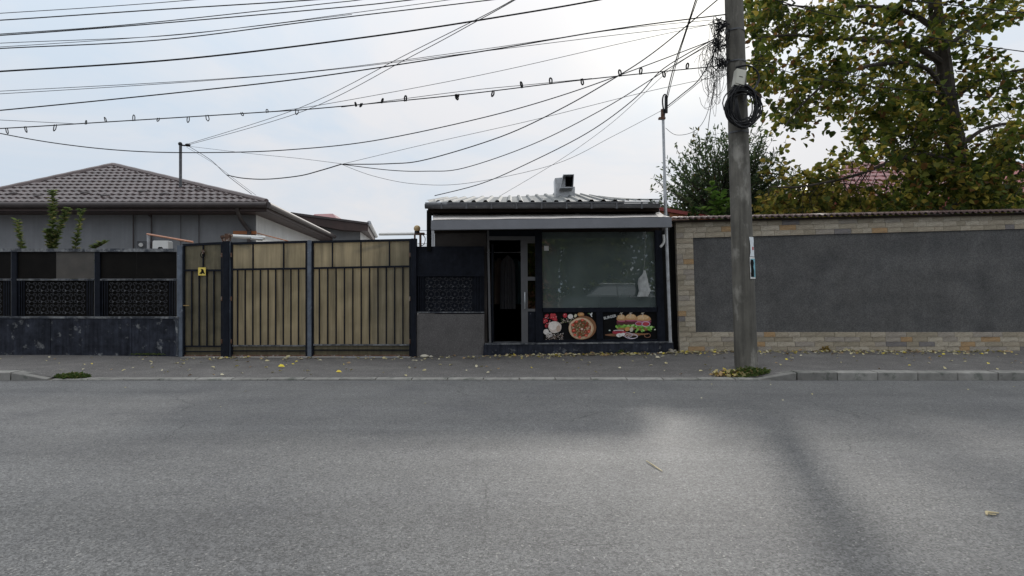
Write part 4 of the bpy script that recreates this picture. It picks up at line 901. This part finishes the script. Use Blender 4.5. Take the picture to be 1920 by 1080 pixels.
# yard items in front of the house wall
iv = build(MB().prism([(288, 451), (313, 451), (315, 453), (315, 476), (286, 476), (286, 453)], 14.2, .2), 'inverter_box', 'white_plastic', org=P(300, 476, 14.2)); tag(iv, 'white wall box with small dark logo behind the black fence', 'box')
build(MB().prism([(296, 464.5), (298, 463), (303, 463), (305, 464.5), (305, 466), (296, 466)], 14.195, .01), 'emblem', 'black_print', iv)
mb_ = thing('meter_box', 'small grey meter box on the house wall left of white box', 'meter box', P(265, 465, 14.9))
build(MB().rect(257, 452, 274, 470, 14.95, .12), 'housing', 'gutter_grey', mb_); build(MB().tube([P(264, 459, 14.94), P(264, 459, 14.9)], .05, 12), 'dial', 'white_plastic', mb_)
pr = thing('pipe_stand', 'copper coloured sloping pipe on grey standpipe near the house wall', 'pipe', P(278, 470, 13))
build(MB().tube([P(278, 438, 13), P(278, 470, 13), P(278, 640, 13)], .03, 8), 'standpipe', 'galvanised', pr)
build(MB().tube([P(276, 439, 13), P(350, 452, 12.2), P(362, 454, 12.2)], .022, 8), 'sloping_pipe', 'copper', pr)
oc = build(MB().tube([P(482, 437, 14.7), P(540, 452, 13)], .012, 6), 'orange_pipe', 'orange_board', org=P(510, 444, 14)); tag(oc, 'thin orange pipe slanting past white side wall of tiled house', 'pipe')
# rear outbuilding and far red roof
ob_ = thing('rear_building', 'low rear building with brown fascia boards behind the driveway gate', 'house', P(640, 560, 23.5))
build(MB().prism([(500, 425), (675, 425), (675, 600), (500, 600)], 23.8, 5, skew=SK), 'wall', 'house_render', ob_)
m = MB().add([P(675.5, 426, 23.75), P(675.5, 600, 23.75), P(675.5, 600, 23.75)+Vector((SK*5, 5, 0)), P(675.5, 426, 23.75)+Vector((SK*5, 5, 0))], [(0, 1, 2, 3)]); build(m, 'side_wall', 'house_white', ob_)
a_ = [(540, 400), (556, 402), (690, 420.5), (690, 433), (640, 431), (540, 412)]
build(MB().prism(a_, 23.2, 5.6, skew=SK*1.6), 'roof', 'brown_board', ob_)
build(MB().prism([(545, 397.5), (555, 399), (691, 417), (691, 420.5), (545, 402)], 23.15, 5.8, skew=SK*1.6), 'roof_edge', 'brown_trim', ob_)
build(MB().tube([P(692, 418, 23.2), P(692, 418, 23.2)+Vector((SK*1.6*5.7, 5.7, 0))], .09, 8), 'gutter', 'galvanised', ob_)
rr_ = thing('red_roofed_house', 'distant house showing only its red roof peak above brown fascia', 'house', P(608, 560, 34))
pk = [P(560, 420, 33), P(640, 420, 33), P(640, 420, 33)+Vector((0, 6, 0)), P(560, 420, 33)+Vector((0, 6, 0)), P(590, 401.5, 35), P(624, 400.5, 35)]
build(MB().add(pk, [(0, 1, 5, 4), (1, 2, 5), (2, 3, 4, 5), (3, 0, 4)]), 'roof', 'red_roof', rr_)
build(MB().box((pk[0].x+.2, 33.2, -.1), (pk[1].x-.2, 38.8, pk[0].z)), 'wall', 'house_white', rr_)
# ------------------------------------------------------------------ right: red canopy edge and maroon roofed house
rc = thing('red_canopy', 'red and orange timber canopy edge sloping down behind the riser pole', 'canopy', P(1290, 560, 13))
build(MB().prism([(1215, 384), (1350, 407.5), (1350, 413), (1215, 391)], 13, 2.2), 'roof_board', 'red_board', rc)
build(MB().prism([(1219, 391.5), (1345, 412.5), (1345, 416), (1219, 405)], 13.05, 2), 'rafter_board', 'orange_board', rc)
for px in (1232, 1335): build(MB().rect(px, 404, px+9, 680, 13.3, .12), 'post', 'dark_wood', rc)
mh = thing('maroon_roofed_house', 'house with maroon hip roof half hidden behind the big autumn tree', 'house', P(1720, 560, 20))
EY = 19.5; e0, e1 = P(1500, 372, EY), P(2060, 372, EY); r0, r1 = P(1595, 306, 22.5), P(1960, 306, 22.5); e2, e3 = e1+Vector((0, 6.5, 0)), e0+Vector((0, 6.5, 0))
build(MB().add([e0, e1, e2, e3, r0, r1], [(0, 1, 5, 4), (1, 2, 5), (2, 3, 4, 5), (3, 0, 4), (0, 3, 2, 1)]), 'roof', 'red_board', mh)
def pan():
    m = MB(); vs = []; n = 4
    for j, (y, dz) in enumerate(((0, .01), (0, .035), (.42, .01))):
        for k in range(n+1): vs.append((k/n*.30-.15, y, dz+.02*(.5-.5*math.cos(2*math.pi*k/n))))
    c = n+1; m.add(vs, [(j*c+k, j*c+k+1, (j+1)*c+k+1, (j+1)*c+k) for j in range(2) for k in range(n)]); return m.mesh('roof_tile', 'red_roof', smooth=True)
PN = pan(); dz = r0.z-e0.z; a2_ = math.atan(dz/3.0); s2 = math.hypot(dz, 3.0)
for r_ in range(int(s2/.4)+1):
    t = (r_*.4+.15)/s2
    if t > 1: break
    xl, xr = lerp(e0.x, r0.x, t), lerp(e1.x, r1.x, t)
    x = xl+.2
    while x < min(xr-.15, 17.4): inst(PN, 'roof_tile', mh, (x, EY-.02+r_*.4*math.cos(a2_), e0.z+.01+r_*.4*math.sin(a2_)), (a2_, 0, 0)); x += .3
build(MB().box((e0.x-.02, EY-.06, e0.z-.28), (e1.x, EY-.02, e0.z+.02)), 'fascia', 'red_board', mh)
build(MB().box((e0.x+.4, EY+.4, -.1), (e1.x-.4, EY+6, e0.z-.1)), 'wall', 'brown_sheet', mh)
ck = thing('small_red_roof', 'small red roof corner showing just right of the utility pole', 'shed', P(1425, 560, 17))
build(MB().add([P(1385, 328, 17), P(1432, 333, 17), P(1430, 345, 17), P(1385, 358, 17), P(1385, 328, 19), P(1432, 328, 19), P(1430, 345, 19), P(1385, 358, 19)], [(0,1,2,3),(7,6,5,4),(0,4,5,1),(1,5,6,2),(2,6,7,3),(3,7,4,0)]), 'roof', 'red_board', ck)
build(MB().rect(1388, 355, 1424, 640, 17.3, 1.2), 'wall', 'shop_render', ck)
# ------------------------------------------------------------------ vegetation
def leafmesh(name, pos, nrm, tan, size, cols, m_, parent=None, org=None, wid=.42, fold=.18):
    n = len(pos); pos = np.array(pos, float); nrm = np.array(nrm, float); tan = np.array(tan, float); size = np.array(size, float)[:, None]
    nrm /= np.linalg.norm(nrm, axis=1)[:, None]+1e-9; tan -= nrm*(tan*nrm).sum(1)[:, None]; tan /= np.linalg.norm(tan, axis=1)[:, None]+1e-9
    bt = np.cross(nrm, tan); out = np.zeros((n, 6, 3))
    for k, (u, v, h) in enumerate(((0, 0, 0), (.28, wid, fold), (.68, wid*.8, fold*.8), (1, 0, -.06), (.68, -wid*.8, fold*.8), (.28, -wid, fold))):
        out[:, k] = pos+size*(tan*u+bt*v+nrm*h)
    off = np.array(base(parent) if parent else (org if org is not None else (0, 0, 0)), float)
    idx = np.arange(n)[:, None]*6; fc_ = np.stack([idx+np.array([0, 1, 2, 3]), idx+np.array([0, 3, 4, 5])], 1).reshape(-1, 4)
    me = bpy.data.meshes.new(name); me.vertices.add(n*6); me.vertices.foreach_set('co', (out.reshape(-1, 3)-off).ravel())
    me.loops.add(len(fc_)*4); me.loops.foreach_set('vertex_index', fc_.ravel()); me.polygons.add(len(fc_)); me.polygons.foreach_set('loop_start', np.arange(len(fc_))*4)
    me.update(calc_edges=True); at = me.color_attributes.new('col', 'FLOAT_COLOR', 'POINT')
    cc = np.ones((n, 6, 4)); cc[:, :, :3] = np.array(cols)[:, None, :]; at.data.foreach_set('color', cc.ravel()); me.materials.append(M[m_])
    o = bpy.data.objects.new(name, me); COL.objects.link(o)
    if parent: o.parent = parent
    else: o.location = off
    return o
def pick(pal, n, jit=.25):
    w = np.array([p[0] for p in pal], float); idx = rng.choice(len(pal), n, p=w/w.sum()); c = np.array([p[1] for p in pal])[idx]
    return c*(1+rng.uniform(-jit, jit, (n, 1)))
def rv(n): v = rng.normal(size=(n, 3)); return v/np.linalg.norm(v, axis=1)[:, None]
GREEN = [(6, (.095, .125, .022)), (5, (.045, .068, .016)), (5, (.155, .165, .032)), (2.0, (.30, .25, .045)), (1.0, (.16, .085, .03)), (.5, (.34, .26, .05))]
YEL = [(4, (.13, .145, .03)), (4, (.27, .24, .05)), (3, (.06, .08, .02)), (1.6, (.36, .27, .06)), (1, (.26, .14, .05))]
TY = 14.0
tr = thing('autumn_tree', 'large broadleaf tree with green and yellowing leaves behind the boundary wall', 'tree', P(1808, 640, TY))
bm_ = MB(); segs = []
def limb(pp, r0_, r1_, n=5):
    pts = smoothpts([P(*p) if len(p) == 3 else P(p[0], p[1], TY) for p in pp], n); k = len(pts)
    bm_.tube(pts, [lerp(r0_, r1_, i/(k-1)) for i in range(k)], 8); segs.extend((p, lerp(r0_, r1_, i/(k-1))) for i, p in enumerate(pts))
limb([(1808, 680), (1806, 400), (1797, 300), (1778, 200), (1768, 110), (1752, 0), (1748, -150), (1760, -320)], .27, .09, 6)
br = len(segs)
limb([(1768, 120), (1720, 90, 13.6), (1640, 76, 13.3), (1560, 72, 13), (1480, 66, 12.8), (1420, 72, 12.6)], .085, .012)
limb([(1760, 60), (1700, 22, 14.4), (1620, 12, 14.8), (1540, 15, 15), (1440, 5, 15.2)], .075, .012)
limb([(1780, 205), (1740, 130, 13.4), (1650, 120, 12.8), (1560, 150, 12.5), (1500, 200, 12.4), (1470, 240, 12.3)], .06, .01)
limb([(1790, 240), (1735, 225, 14.5), (1680, 250, 14.8), (1640, 300, 15), (1610, 350, 15.1)], .06, .012)
limb([(1798, 310), (1740, 290, 13.5), (1680, 300, 13), (1600, 330, 12.8), (1500, 350, 12.7), (1440, 350, 12.7)], .06, .01)
limb([(1765, 100), (1820, 50, 14.4), (1880, 0, 14.8), (1960, -60, 15)], .07, .015)
limb([(1780, 190), (1840, 150, 13.6), (1920, 130, 13.3), (2020, 110, 13)], .07, .012)
limb([(1795, 280), (1850, 240, 14.3), (1930, 230, 14.6), (2030, 240, 14.8)], .06, .012)
limb([(1802, 340), (1860, 310, 13.6), (1930, 320, 13.3), (2010, 340, 13.1)], .05, .012)
limb([(1750, -40), (1660, -110, 14.3), (1560, -160, 14.5)], .06, .012); limb([(1750, -80), (1840, -160, 14), (1920, -230, 14)], .06, .012)
limb([(1786, 225), (1700, 165, 15), (1640, 175, 15.3), (1590, 215, 15.5)], .04, .01)
bps = np.array([tuple(p) for p, r_ in segs[br:]])
# foliage regions in photo pixels (cx, cy, rx, ry, twigs)
REG = [(1715, 330, 45, 30, 24), (1555, 335, 30, 24, 14), (1770, 260, 50, 50, 18), (1625, 372, 40, 20, 16), (1420, 30, 28, 40, 14), (1425, 110, 22, 45, 8), (1860, 330, 60, 60, 30), (1740, 180, 60, 60, 22), (1440, 55, 45, 60, 30), (1520, 50, 60, 50, 26), (1620, 40, 70, 45, 28), (1720, 40, 60, 50, 26), (1800, 60, 60, 50, 24), (1880, 20, 50, 32, 15), (1890, 160, 42, 34, 16), (1440, 140, 40, 40, 17), (1520, 130, 50, 45, 24),
       (1610, 130, 60, 45, 28), (1700, 130, 50, 50, 20), (1830, 130, 42, 32, 12), (1490, 215, 42, 32, 21), (1560, 190, 32, 26, 14), (1640, 190, 48, 34, 20), (1712, 215, 48, 44, 26), (1640, 250, 40, 34, 16), (1700, 275, 55, 40, 34),
       (1860, 230, 60, 42, 26), (1890, 290, 50, 45, 28), (1820, 310, 60, 50, 26), (1750, 340, 50, 50, 36), (1650, 290, 50, 16, 7), (1860, 365, 70, 35, 52), (1690, 382, 52, 18, 24),
       (1580, 378, 60, 24, 24), (1530, 345, 45, 28, 20), (1500, 382, 60, 26, 34), (1450, 380, 34, 26, 20), (1600, 292, 35, 18, 7), (1460, 320, 30, 20, 4),
       (1450, -60, 70, 60, 18), (1600, -70, 100, 70, 30), (1780, -80, 110, 80, 40), (1920, -60, 80, 80, 24), (1700, -200, 150, 80, 50), (1860, -200, 120, 80, 34), (2020, 60, 70, 90, 22), (2020, 240, 70, 90, 34), (2010, 370, 70, 40, 22)]
lp_, ln_, lt_, lsz, lc_ = [], [], [], [], []
for cx, cy, rx, ry, k in REG:
    for _ in range(int(k*.84)):
        a, q = rng.uniform(0, 6.283), math.sqrt(rng.random()); px, py = cx+rx*q*math.cos(a), cy+ry*q*math.sin(a)
        dsp = 2.0 if cy < 340 else 1.5
        c = np.array(P(px, py, TY+rng.uniform(-dsp, dsp)))
        b = bps[np.argmin(((bps-c)**2).sum(1)+rng.uniform(0, .3, len(bps)))]
        dv = c-b; ln = np.linalg.norm(dv)
        if ln > .15:
            b0 = b if ln < 1.0 else c-dv/ln*.6; mid = (b0+c)/2+rng.normal(size=3)*.09*min(ln, 1); bm_.tube([b0, mid, c], [.008, .006, .003], 4)
        dirn = dv/(ln+1e-6)+rng.normal(size=3)*.5; dirn[2] -= .25; dirn /= np.linalg.norm(dirn); tl = rng.uniform(.35, .75)
        nl = int(rng.integers(16, 30)); u = rng.uniform(-.5, .6, nl)
        pos = c+np.outer(u*tl, dirn)+rng.normal(size=(nl, 3))*.085; pos[:, 2] -= .05*np.abs(u)
        nr = rv(nl); nr[:, 2] = np.abs(nr[:, 2])+.35; tn = rng.normal(size=(nl, 3))*.7+dirn; tn[:, 2] -= .5
        lp_.append(pos); ln_.append(nr); lt_.append(tn); lsz.append(rng.uniform(.095, .175, nl))
        lc_.append(pick(YEL if (px < 1640 and py > 285) or rng.random() < .10 else GREEN, nl))
build(bm_, 'trunk', 'bark', tr, smooth=True)
leafmesh('crown', np.concatenate(lp_), np.concatenate(ln_), np.concatenate(lt_), np.concatenate(lsz), np.concatenate(lc_), 'leaf', tr)
# dark green narrow-leaved tree behind the shop corner
BY = 15.5
t2 = thing('dark_tree', 'dense dark green narrow leaved tree between shop and utility pole', 'tree', P(1350, 640, BY))
b2 = MB(); cen = P(1352, 420, BY)
b2.tube([P(1352, 690, BY), P(1354, 500, BY), cen], [.12, .1, .08], 8)
lp_, ln_, lt_, lsz, lc_ = [], [], [], [], []
tips = [(1235, 372), (1250, 395), (1243, 345), (1262, 310), (1272, 350), (1285, 290), (1290, 330), (1305, 275), (1312, 310), (1318, 255), (1335, 262), (1340, 300), (1350, 252), (1362, 290), (1375, 260), (1396, 262), (1405, 290), (1412, 248), (1425, 255), (1432, 285), (1440, 310), (1450, 275), (1455, 335), (1462, 305), (1478, 350), (1484, 320), (1470, 380), (1420, 330), (1380, 320), (1330, 340), (1300, 365), (1350, 350), (1400, 360), (1440, 370), (1280, 385), (1320, 385), (1370, 385), (1430, 395), (1265, 375), (1395, 395), (1345, 395)]
for (tx, ty_) in tips:
    for _ in range(9):
        e_ = P(tx+rng.normal()*12, ty_+rng.normal()*10, BY+rng.uniform(-1.3, 1.3)); s_ = cen.lerp(e_, rng.uniform(.05, .45))+Vector((0, 0, .0))
        mid = (s_+e_)/2+Vector((rng.normal()*.08, rng.normal()*.08, -.06)); b2.tube([s_, mid, e_], [.012, .008, .003], 4)
        n = 26; u = rng.uniform(.25, 1.02, n)[:, None]; A, B, C_ = np.array(s_), np.array(mid), np.array(e_)
        pos = (1-u)**2*A+2*u*(1-u)*B+u*u*C_+rng.normal(size=(n, 3))*.02; dr = (C_-A)/np.linalg.norm(C_-A)
        tn = dr+rng.normal(size=(n, 3))*.75; lp_.append(pos); lt_.append(tn); ln_.append(rv(n)); lsz.append(rng.uniform(.09, .15, n))
        lc_.append(pick([(5, (.045, .075, .035)), (4, (.07, .105, .045)), (1.5, (.12, .155, .07)), (.5, (.12, .10, .03))], n))
build(b2, 'trunk', 'bark', t2, smooth=True)
leafmesh('crown', np.concatenate(lp_), np.concatenate(ln_), np.concatenate(lt_), np.concatenate(lsz), np.concatenate(lc_), 'leaf', t2, wid=.17, fold=.05)
def shoot(name, label, stems, Y, pal, size, step, wid, cat='plant', spread=.8, group=None, rad=.012):
    p0 = stems[0][0]; step = step*.6; t = thing(name, label, cat, P(p0[0], p0[1], Y), group); sb = MB(); A = [[], [], [], [], []]
    for st_ in stems:
        pts = smoothpts([P(a, b, Y) for a, b in st_], 10); sb.tube(pts, [lerp(rad, .003, i/(len(pts)-1)) for i in range(len(pts))], 5)
        L0 = 0
        for a, b in zip(pts, pts[1:]):
            L0 += (b-a).length
            while L0 > step:
                L0 -= step; th = rng.uniform(0, 6.28)
                for k in range(2):
                    d_ = np.array([math.cos(th+k*3.14), math.sin(th+k*3.14)*.9, spread*2.0*rng.uniform(.4, 1.4)]); q = lerp(a, b, rng.random())
                    A[0].append(np.array(q)); A[1].append(np.array([-d_[0]*.5, -d_[1]*.5, 1])); A[2].append(d_); A[3].append(size*rng.uniform(.6, 1.1))
    build(sb, 'stem', 'bark', t); n = len(A[0]); leafmesh('foliage', A[0], A[1], A[2], A[3], pick(pal, n), 'leaf', t, wid=wid); return t
LG = [(4, (.11, .155, .05)), (3, (.17, .20, .07)), (2, (.07, .11, .04)), (1.5, (.24, .23, .09))]
SG = 'green shoots above the left fence'
shoot('garden_shoot', 'yellow green leafy shoot, leftmost above the black fence', [[(52, 560), (42, 466), (36, 440), (32, 412)]], 12.3, LG, .11, .022, .24, group=SG)
shoot('garden_shoot', 'tallest leafy shoot with a side branch above the black fence', [[(96, 600), (97, 466), (99, 420), (98, 358)], [(98, 480), (108, 440), (118, 415), (127, 392)], [(97, 470), (92, 450), (88, 432)]], 12.3, LG, .12, .018, .24, group=SG)
shoot('garden_shoot', 'narrow upright shoot right of the tallest one above the fence', [[(140, 600), (142, 466), (148, 430), (153, 394)]], 12.3, LG, .11, .022, .24, group=SG)
shoot('garden_shoot', 'low leafy sprig barely topping the fence, rightmost of the shoots', [[(165, 600), (172, 475), (186, 462), (201, 452)], [(172, 476), (180, 463), (190, 455)]], 12.3, LG, .10, .024, .24, group=SG)
shoot('leafy_sapling', 'bright green broad leaved sapling in front of dark tree behind wall', [[(1345, 640), (1345, 412), (1338, 385), (1334, 345)], [(1345, 415), (1358, 395), (1368, 378)], [(1345, 410), (1325, 398), (1312, 392)], [(1344, 408), (1348, 380), (1352, 360)]], 12.6, [(3, (.09, .17, .03)), (2, (.14, .22, .05)), (1, (.05, .10, .02))], .2, .075, .3)
shoot('small_conifer', 'tiny green conifer tip peeking over wall by red canopy', [[(1300, 640), (1300, 414), (1300, 392)], [(1300, 420), (1294, 408), (1292, 400)], [(1300, 420), (1306, 408), (1308, 400)]], 12.5, [(3, (.05, .10, .03)), (1, (.09, .13, .04))], .07, .006, .12)
# weeds, fallen leaves and litter
def patch(name, label, cx, cy, rx, ry, n, pal, hmax, m_='leaf', zf=zpave, flat=False, size=(.025, .06), wid=.25):
    A = [[], [], [], []]
    for _ in range(n):
        a, q = rng.uniform(0, 6.28), rng.random()**.6; x, y = cx+rx*q*math.cos(a), cy+ry*q*math.sin(a); h = hmax*(1-q*.8)*rng.random()
        A[0].append((x, y, max(zf(x, y), .02)+.003+h)); v = rng.normal(size=3); v[2] = abs(v[2])+(.3 if not flat else 3); A[1].append(v); t_ = rng.normal(size=3); t_[2] += .6*(not flat); A[2].append(t_); A[3].append(rng.uniform(*size))
    o = leafmesh(name, *A, pick(pal, n), m_, org=(cx, cy, 0), wid=wid); tag(o, label, 'weeds', kind='stuff'); return o
WG = [(4, (.06, .10, .025)), (3, (.09, .12, .035)), (1, (.18, .17, .06))]
DRY = [(3, (.40, .33, .14)), (3, (.30, .20, .09)), (2, (.48, .42, .20)), (1, (.55, .44, .07)), (2, (.18, .11, .06))]
cxw = XW(1390, 8.45)
patch('weeds', 'green weeds round the foot of the utility pole', cxw+.06, 8.44, .33, .22, 1100, WG, .10)
o = patch('dead_leaves', 'heap of brown and yellow leaves round the pole foot', cxw-.06, 8.46, .36, .22, 300, DRY, .05, 'dry_leaf', size=(.04, .09), wid=.35); o['category'] = 'leaves'
patch('weeds', 'low weed clump where the left kerb ends', XW(137, 8.25), 8.24, .23, .11, 800, WG, .05)
patch('weeds', 'tiny weed growing from the shop step', XW(1166, 11.1), 11.14, .06, .04, 60, WG, .08, size=(.03, .06))
patch('weeds', 'small weed at foot of boundary wall beside the pole', XW(1553, 11.2), 11.28, .06, .05, 50, [(1, (.28, .2, .06))], .10, size=(.04, .07))
patch('weeds', 'thin moss and weeds along foot of the navy plinth', XW(270, 11.1), 11.2, .35, .06, 260, WG, .02, size=(.015, .03))
A = [[], [], [], []]
def fl(x, y, s=None):
    A[0].append((x, y, zpave(x, y)+.012 if y > 8.24 else .006)); v = rng.normal(size=3)*.35; v[2] = 1; A[1].append(v); A[2].append((*rng.normal(size=2), 0)); A[3].append(s or rng.uniform(.045, .095))
for _ in range(190): fl(rng.uniform(-9, 8.5), rng.uniform(8.4, 11.2), rng.uniform(.035, .08))
for _ in range(330): fl(rng.uniform(3.6, 9.5), 11.25-abs(rng.normal())*.32)
for _ in range(300): fl(rng.normal(1.4, 1.1), 11.12-abs(rng.normal())*.18)
for _ in range(90): fl(rng.uniform(-6.3, 3), 11.2-abs(rng.normal())*.25)
for _ in range(50): fl(XW(425, 11.2)+rng.normal()*.2, 11.2-abs(rng.normal())*.08, .05)
for _ in range(40): fl(3.35+rng.normal()*.15, 11.15-abs(rng.normal())*.12)
for _ in range(14): fl(rng.uniform(-7, 7), rng.uniform(6, 8.0), .03)
n = len(A[0]); o = leafmesh('fallen_leaves', *A, pick([(5, (.42, .37, .20)), (3, (.50, .46, .32)), (3, (.28, .19, .10)), (1, (.62, .50, .06))], n), 'dry_leaf', org=(0, 9.5, 0), wid=.34, fold=.14)
tag(o, 'pale yellow and brown fallen leaves scattered over the pavement', 'leaves', kind='stuff')
for (px, py, s_, c, lb) in ((521, 687, .11, (.68, .55, .04), 'bright yellow fallen leaf on pavement in front of driveway gate'), (630, 699, .085, (.66, .50, .05), 'smaller bright yellow fallen leaf near the kerb below driveway gate'),
                            (1229, 676, .10, (.5, .45, .32), 'pale curled fallen leaf on pavement before right end of shop step')):
    Yg = F*1.24/(py-HY); x = XW(px, Yg); o = leafmesh('fallen_leaf', [(x, Yg, zpave(x, Yg)+.012)], [(.1, -.35, 1)], [(1, .15, 0)], [s_], [c], 'dry_leaf', org=(x, Yg, 0), wid=.4); tag(o, lb, 'leaf', 'bright fallen leaves')
# litter on the road
q = P(1226, 875, F*CZ/(875-HY)); q.z = .0
m = MB(); m.tube([q+Vector((-.028, .11, .010)), q+Vector((.002, -.01, .008)), q+Vector((.028, -.12, .006))], [.003, .0045, .0028], 6); tag(build(m, 'twig', 'straw', org=q), 'pale straw coloured twig lying on the road', 'twig')
q = P(1860, 965, F*CZ/(965-HY)); q.z = 0
m = MB(); m.tube([q+Vector((-.045, -.02, .006)), q+Vector((-.03, .0, .014)), q+Vector((.0, .006, .01)), q+Vector((.045, .01, .006))], [.004, .009, .006, .003], 6); m.tube([q+Vector((-.03, 0, .012)), q+Vector((-.02, -.015, .008)), q+Vector((.012, -.012, .004))], .003, 5)
tag(build(m, 'dry_curl', 'straw', org=q), 'curled dry strip lying at lower right of the road', 'twig')
q = P(796, 664, 11.15); m = MB(); m.ball((q.x, 11.15, zpave(q.x, 11.15)+.03), .07, 9, 6, (1.25, .7, .5)); m.ball((q.x+.12, 11.17, zpave(q.x, 11.15)+.02), .035, 8, 5, (1.2, .8, .6))
tag(build(m, 'pale_stone', 'stone_pale', org=(q.x, 11.15, 0), smooth=True), 'pale stone lying at foot of the grey plaster plinth', 'stone')
q = P(1268, 655, 11.1); m = MB()
for _ in range(7): m.ball((q.x+rng.uniform(-.1, .05), 11.1+rng.uniform(-.05, .05), .07+rng.uniform(0, .06)), rng.uniform(.02, .045), 6, 4, (1.2, .8, .7))
tag(build(m, 'rubble', 'mortar', org=(q.x, 11.1, 0)), 'small heap of rubble under the riser pole at shop corner', 'rubble', kind='stuff')
# drain grate at driveway gate
dg = thing('drain_grate', 'narrow steel drain grate at foot of right driveway gate leaf', 'drain', P(705, 670, W-.1))
gx0, gx1 = XW(650, W), XW(765, W)
build(MB().box((gx0, W-.12, -.05), (gx1, W-.10, -.026)), 'frame_bar', 'galvanised', dg); build(MB().box((gx0, W-.03, -.05), (gx1, W-.012, -.026)), 'frame_bar', 'galvanised', dg)
gm = MB()
for k in range(30): xx = lerp(gx0, gx1, (k+.5)/30); gm.box((xx-.009, W-.10, -.045), (xx+.009, W-.03, -.028))
o = build(gm, 'grate_bars', 'galvanised', dg)
# ------------------------------------------------------------------ across the street (seen in the shop window)
oh = thing('orange_house', 'orange rendered house across the street mirrored in the shop window', 'house', (-1.5, -9, 0))
build(MB().box((-6, -14, 0), (2.5, -9, 4.6)), 'wall', 'orange_render', oh)
build(MB().add([(-6.4, -8.6, 4.6), (2.9, -8.6, 4.6), (2.9, -14.4, 4.6), (-6.4, -14.4, 4.6), (-4, -11.5, 6.4), (.6, -11.5, 6.4)], [(0, 1, 5, 4), (1, 2, 5), (2, 3, 4, 5), (3, 0, 4), (0, 3, 2, 1)]), 'roof', 'red_roof', oh)
for xx in (-4.6, -2.4, -.2):
    f_ = build(MB().box((xx, -9.03, 1.6), (xx+1.1, -8.97, 3.3)), 'window', 'white_plastic', oh); build(MB().box((xx+.08, -8.965, 1.68), (xx+1.02, -8.955, 3.22)), 'pane', 'far_glass', f_)
for i, (x0, x1, y0, hh, lb) in enumerate(((3.0, 6.6, -7.2, 4.8, 'tall dark hedge tree behind the parked car across the street'), (5.8, 10.4, -7.5, 5.6, 'broad dark hedge tree right of the parked car across the street'), (-2.6, 1.7, -7.4, 4.6, 'dark tree added in front of orange house to darken sidelight glass'), (1.9, 5.2, -8.0, 5.2, 'narrow dark tree added beside orange house to close bright reflected gap'))):  # last two trees added to shape the shop glass reflections
    th = thing('hedge_tree', lb, 'tree', ((x0+x1)/2, y0, 0), 'trees across the street'); n = 5200
    pos = np.stack([(x0+x1)/2+(x1-x0)*.5*rng.normal(size=n)*.42, y0+rng.normal(size=n)*.6, .5+(hh-.4)*rng.beta(1.6, 1.2, n)], 1)
    leafmesh('crown', pos, rv(n), rv(n), rng.uniform(.14, .26, n), pick(GREEN[:3], n), 'leaf', th); mm = MB().tube([((x0+x1)/2, y0, 0), ((x0+x1)/2, y0, hh*.6)], [.13, .06], 8); build(mm, 'trunk', 'bark', th)
def car(loc, label):
    c = thing('parked_car', label, 'car', loc); X0, Y0, _ = loc
    prof = [(-2.15, .35), (-2.2, .62), (-2.1, .86), (-1.15, .95), (-.55, 1.42), (-.1, 1.5), (1.35, 1.48), (1.85, 1.30), (2.1, .92), (2.15, .6), (2.1, .33)]
    bars_ = [(-1, .0), (-.86, .02)]
    m = MB(); n = len(prof); vs = []
    for s_ in (-.84, .84):
        for (x, z_) in prof: vs.append((X0+x, Y0+s_*(1 if z_ < 1 else .80), .02+z_))
    m.add(vs, [tuple(range(n)), tuple(range(2*n-1, n-1, -1))]+[(i, i+n, (i+1) % n+n, (i+1) % n) for i in range(n)]); build(m, 'body', 'car_paint', c)
    for x in (-1.35, 1.35):
        for s_ in (-1, 1):
            wh = build(MB().tube([(X0+x, Y0+s_*.66, .33), (X0+x, Y0+s_*.87, .33)], .33, 18), 'wheel', 'rubber', c); build(MB().tube([(X0+x, Y0+s_*.86, .33), (X0+x, Y0+s_*.885, .33)], .2, 12), 'rim', 'galvanised', wh)
    for s_ in (-1, 1):
        for a in ([(-.95, 1.0), (-.5, 1.38), (.3, 1.42), (.3, 1.0)], [(.36, 1.0), (.36, 1.42), (1.3, 1.40), (1.8, 1.02)]):
            vs = [(X0+x, Y0+s_*((.855-.155*(z_-1)/.42 if z_ > 1 else .855)), z_+.02) for x, z_ in a]; build(MB().add(vs, [(0, 1, 2, 3)]), 'side_window', 'far_glass', c)
        build(MB().tube([(X0-.3, Y0+s_*.6, 1.57), (X0+1.3, Y0+s_*.6, 1.56)], .018, 6), 'roof_rail', 'galvanised', c)
        build(MB().ball((X0-2.08, Y0+s_*.62, .72), .11, 8, 6, (.7, 1.2, .7)), 'headlight', 'white_plastic', c)
    return c
car((4.5, -4.9, .02), 'dark parked estate car with roof rails mirrored in the shop window')
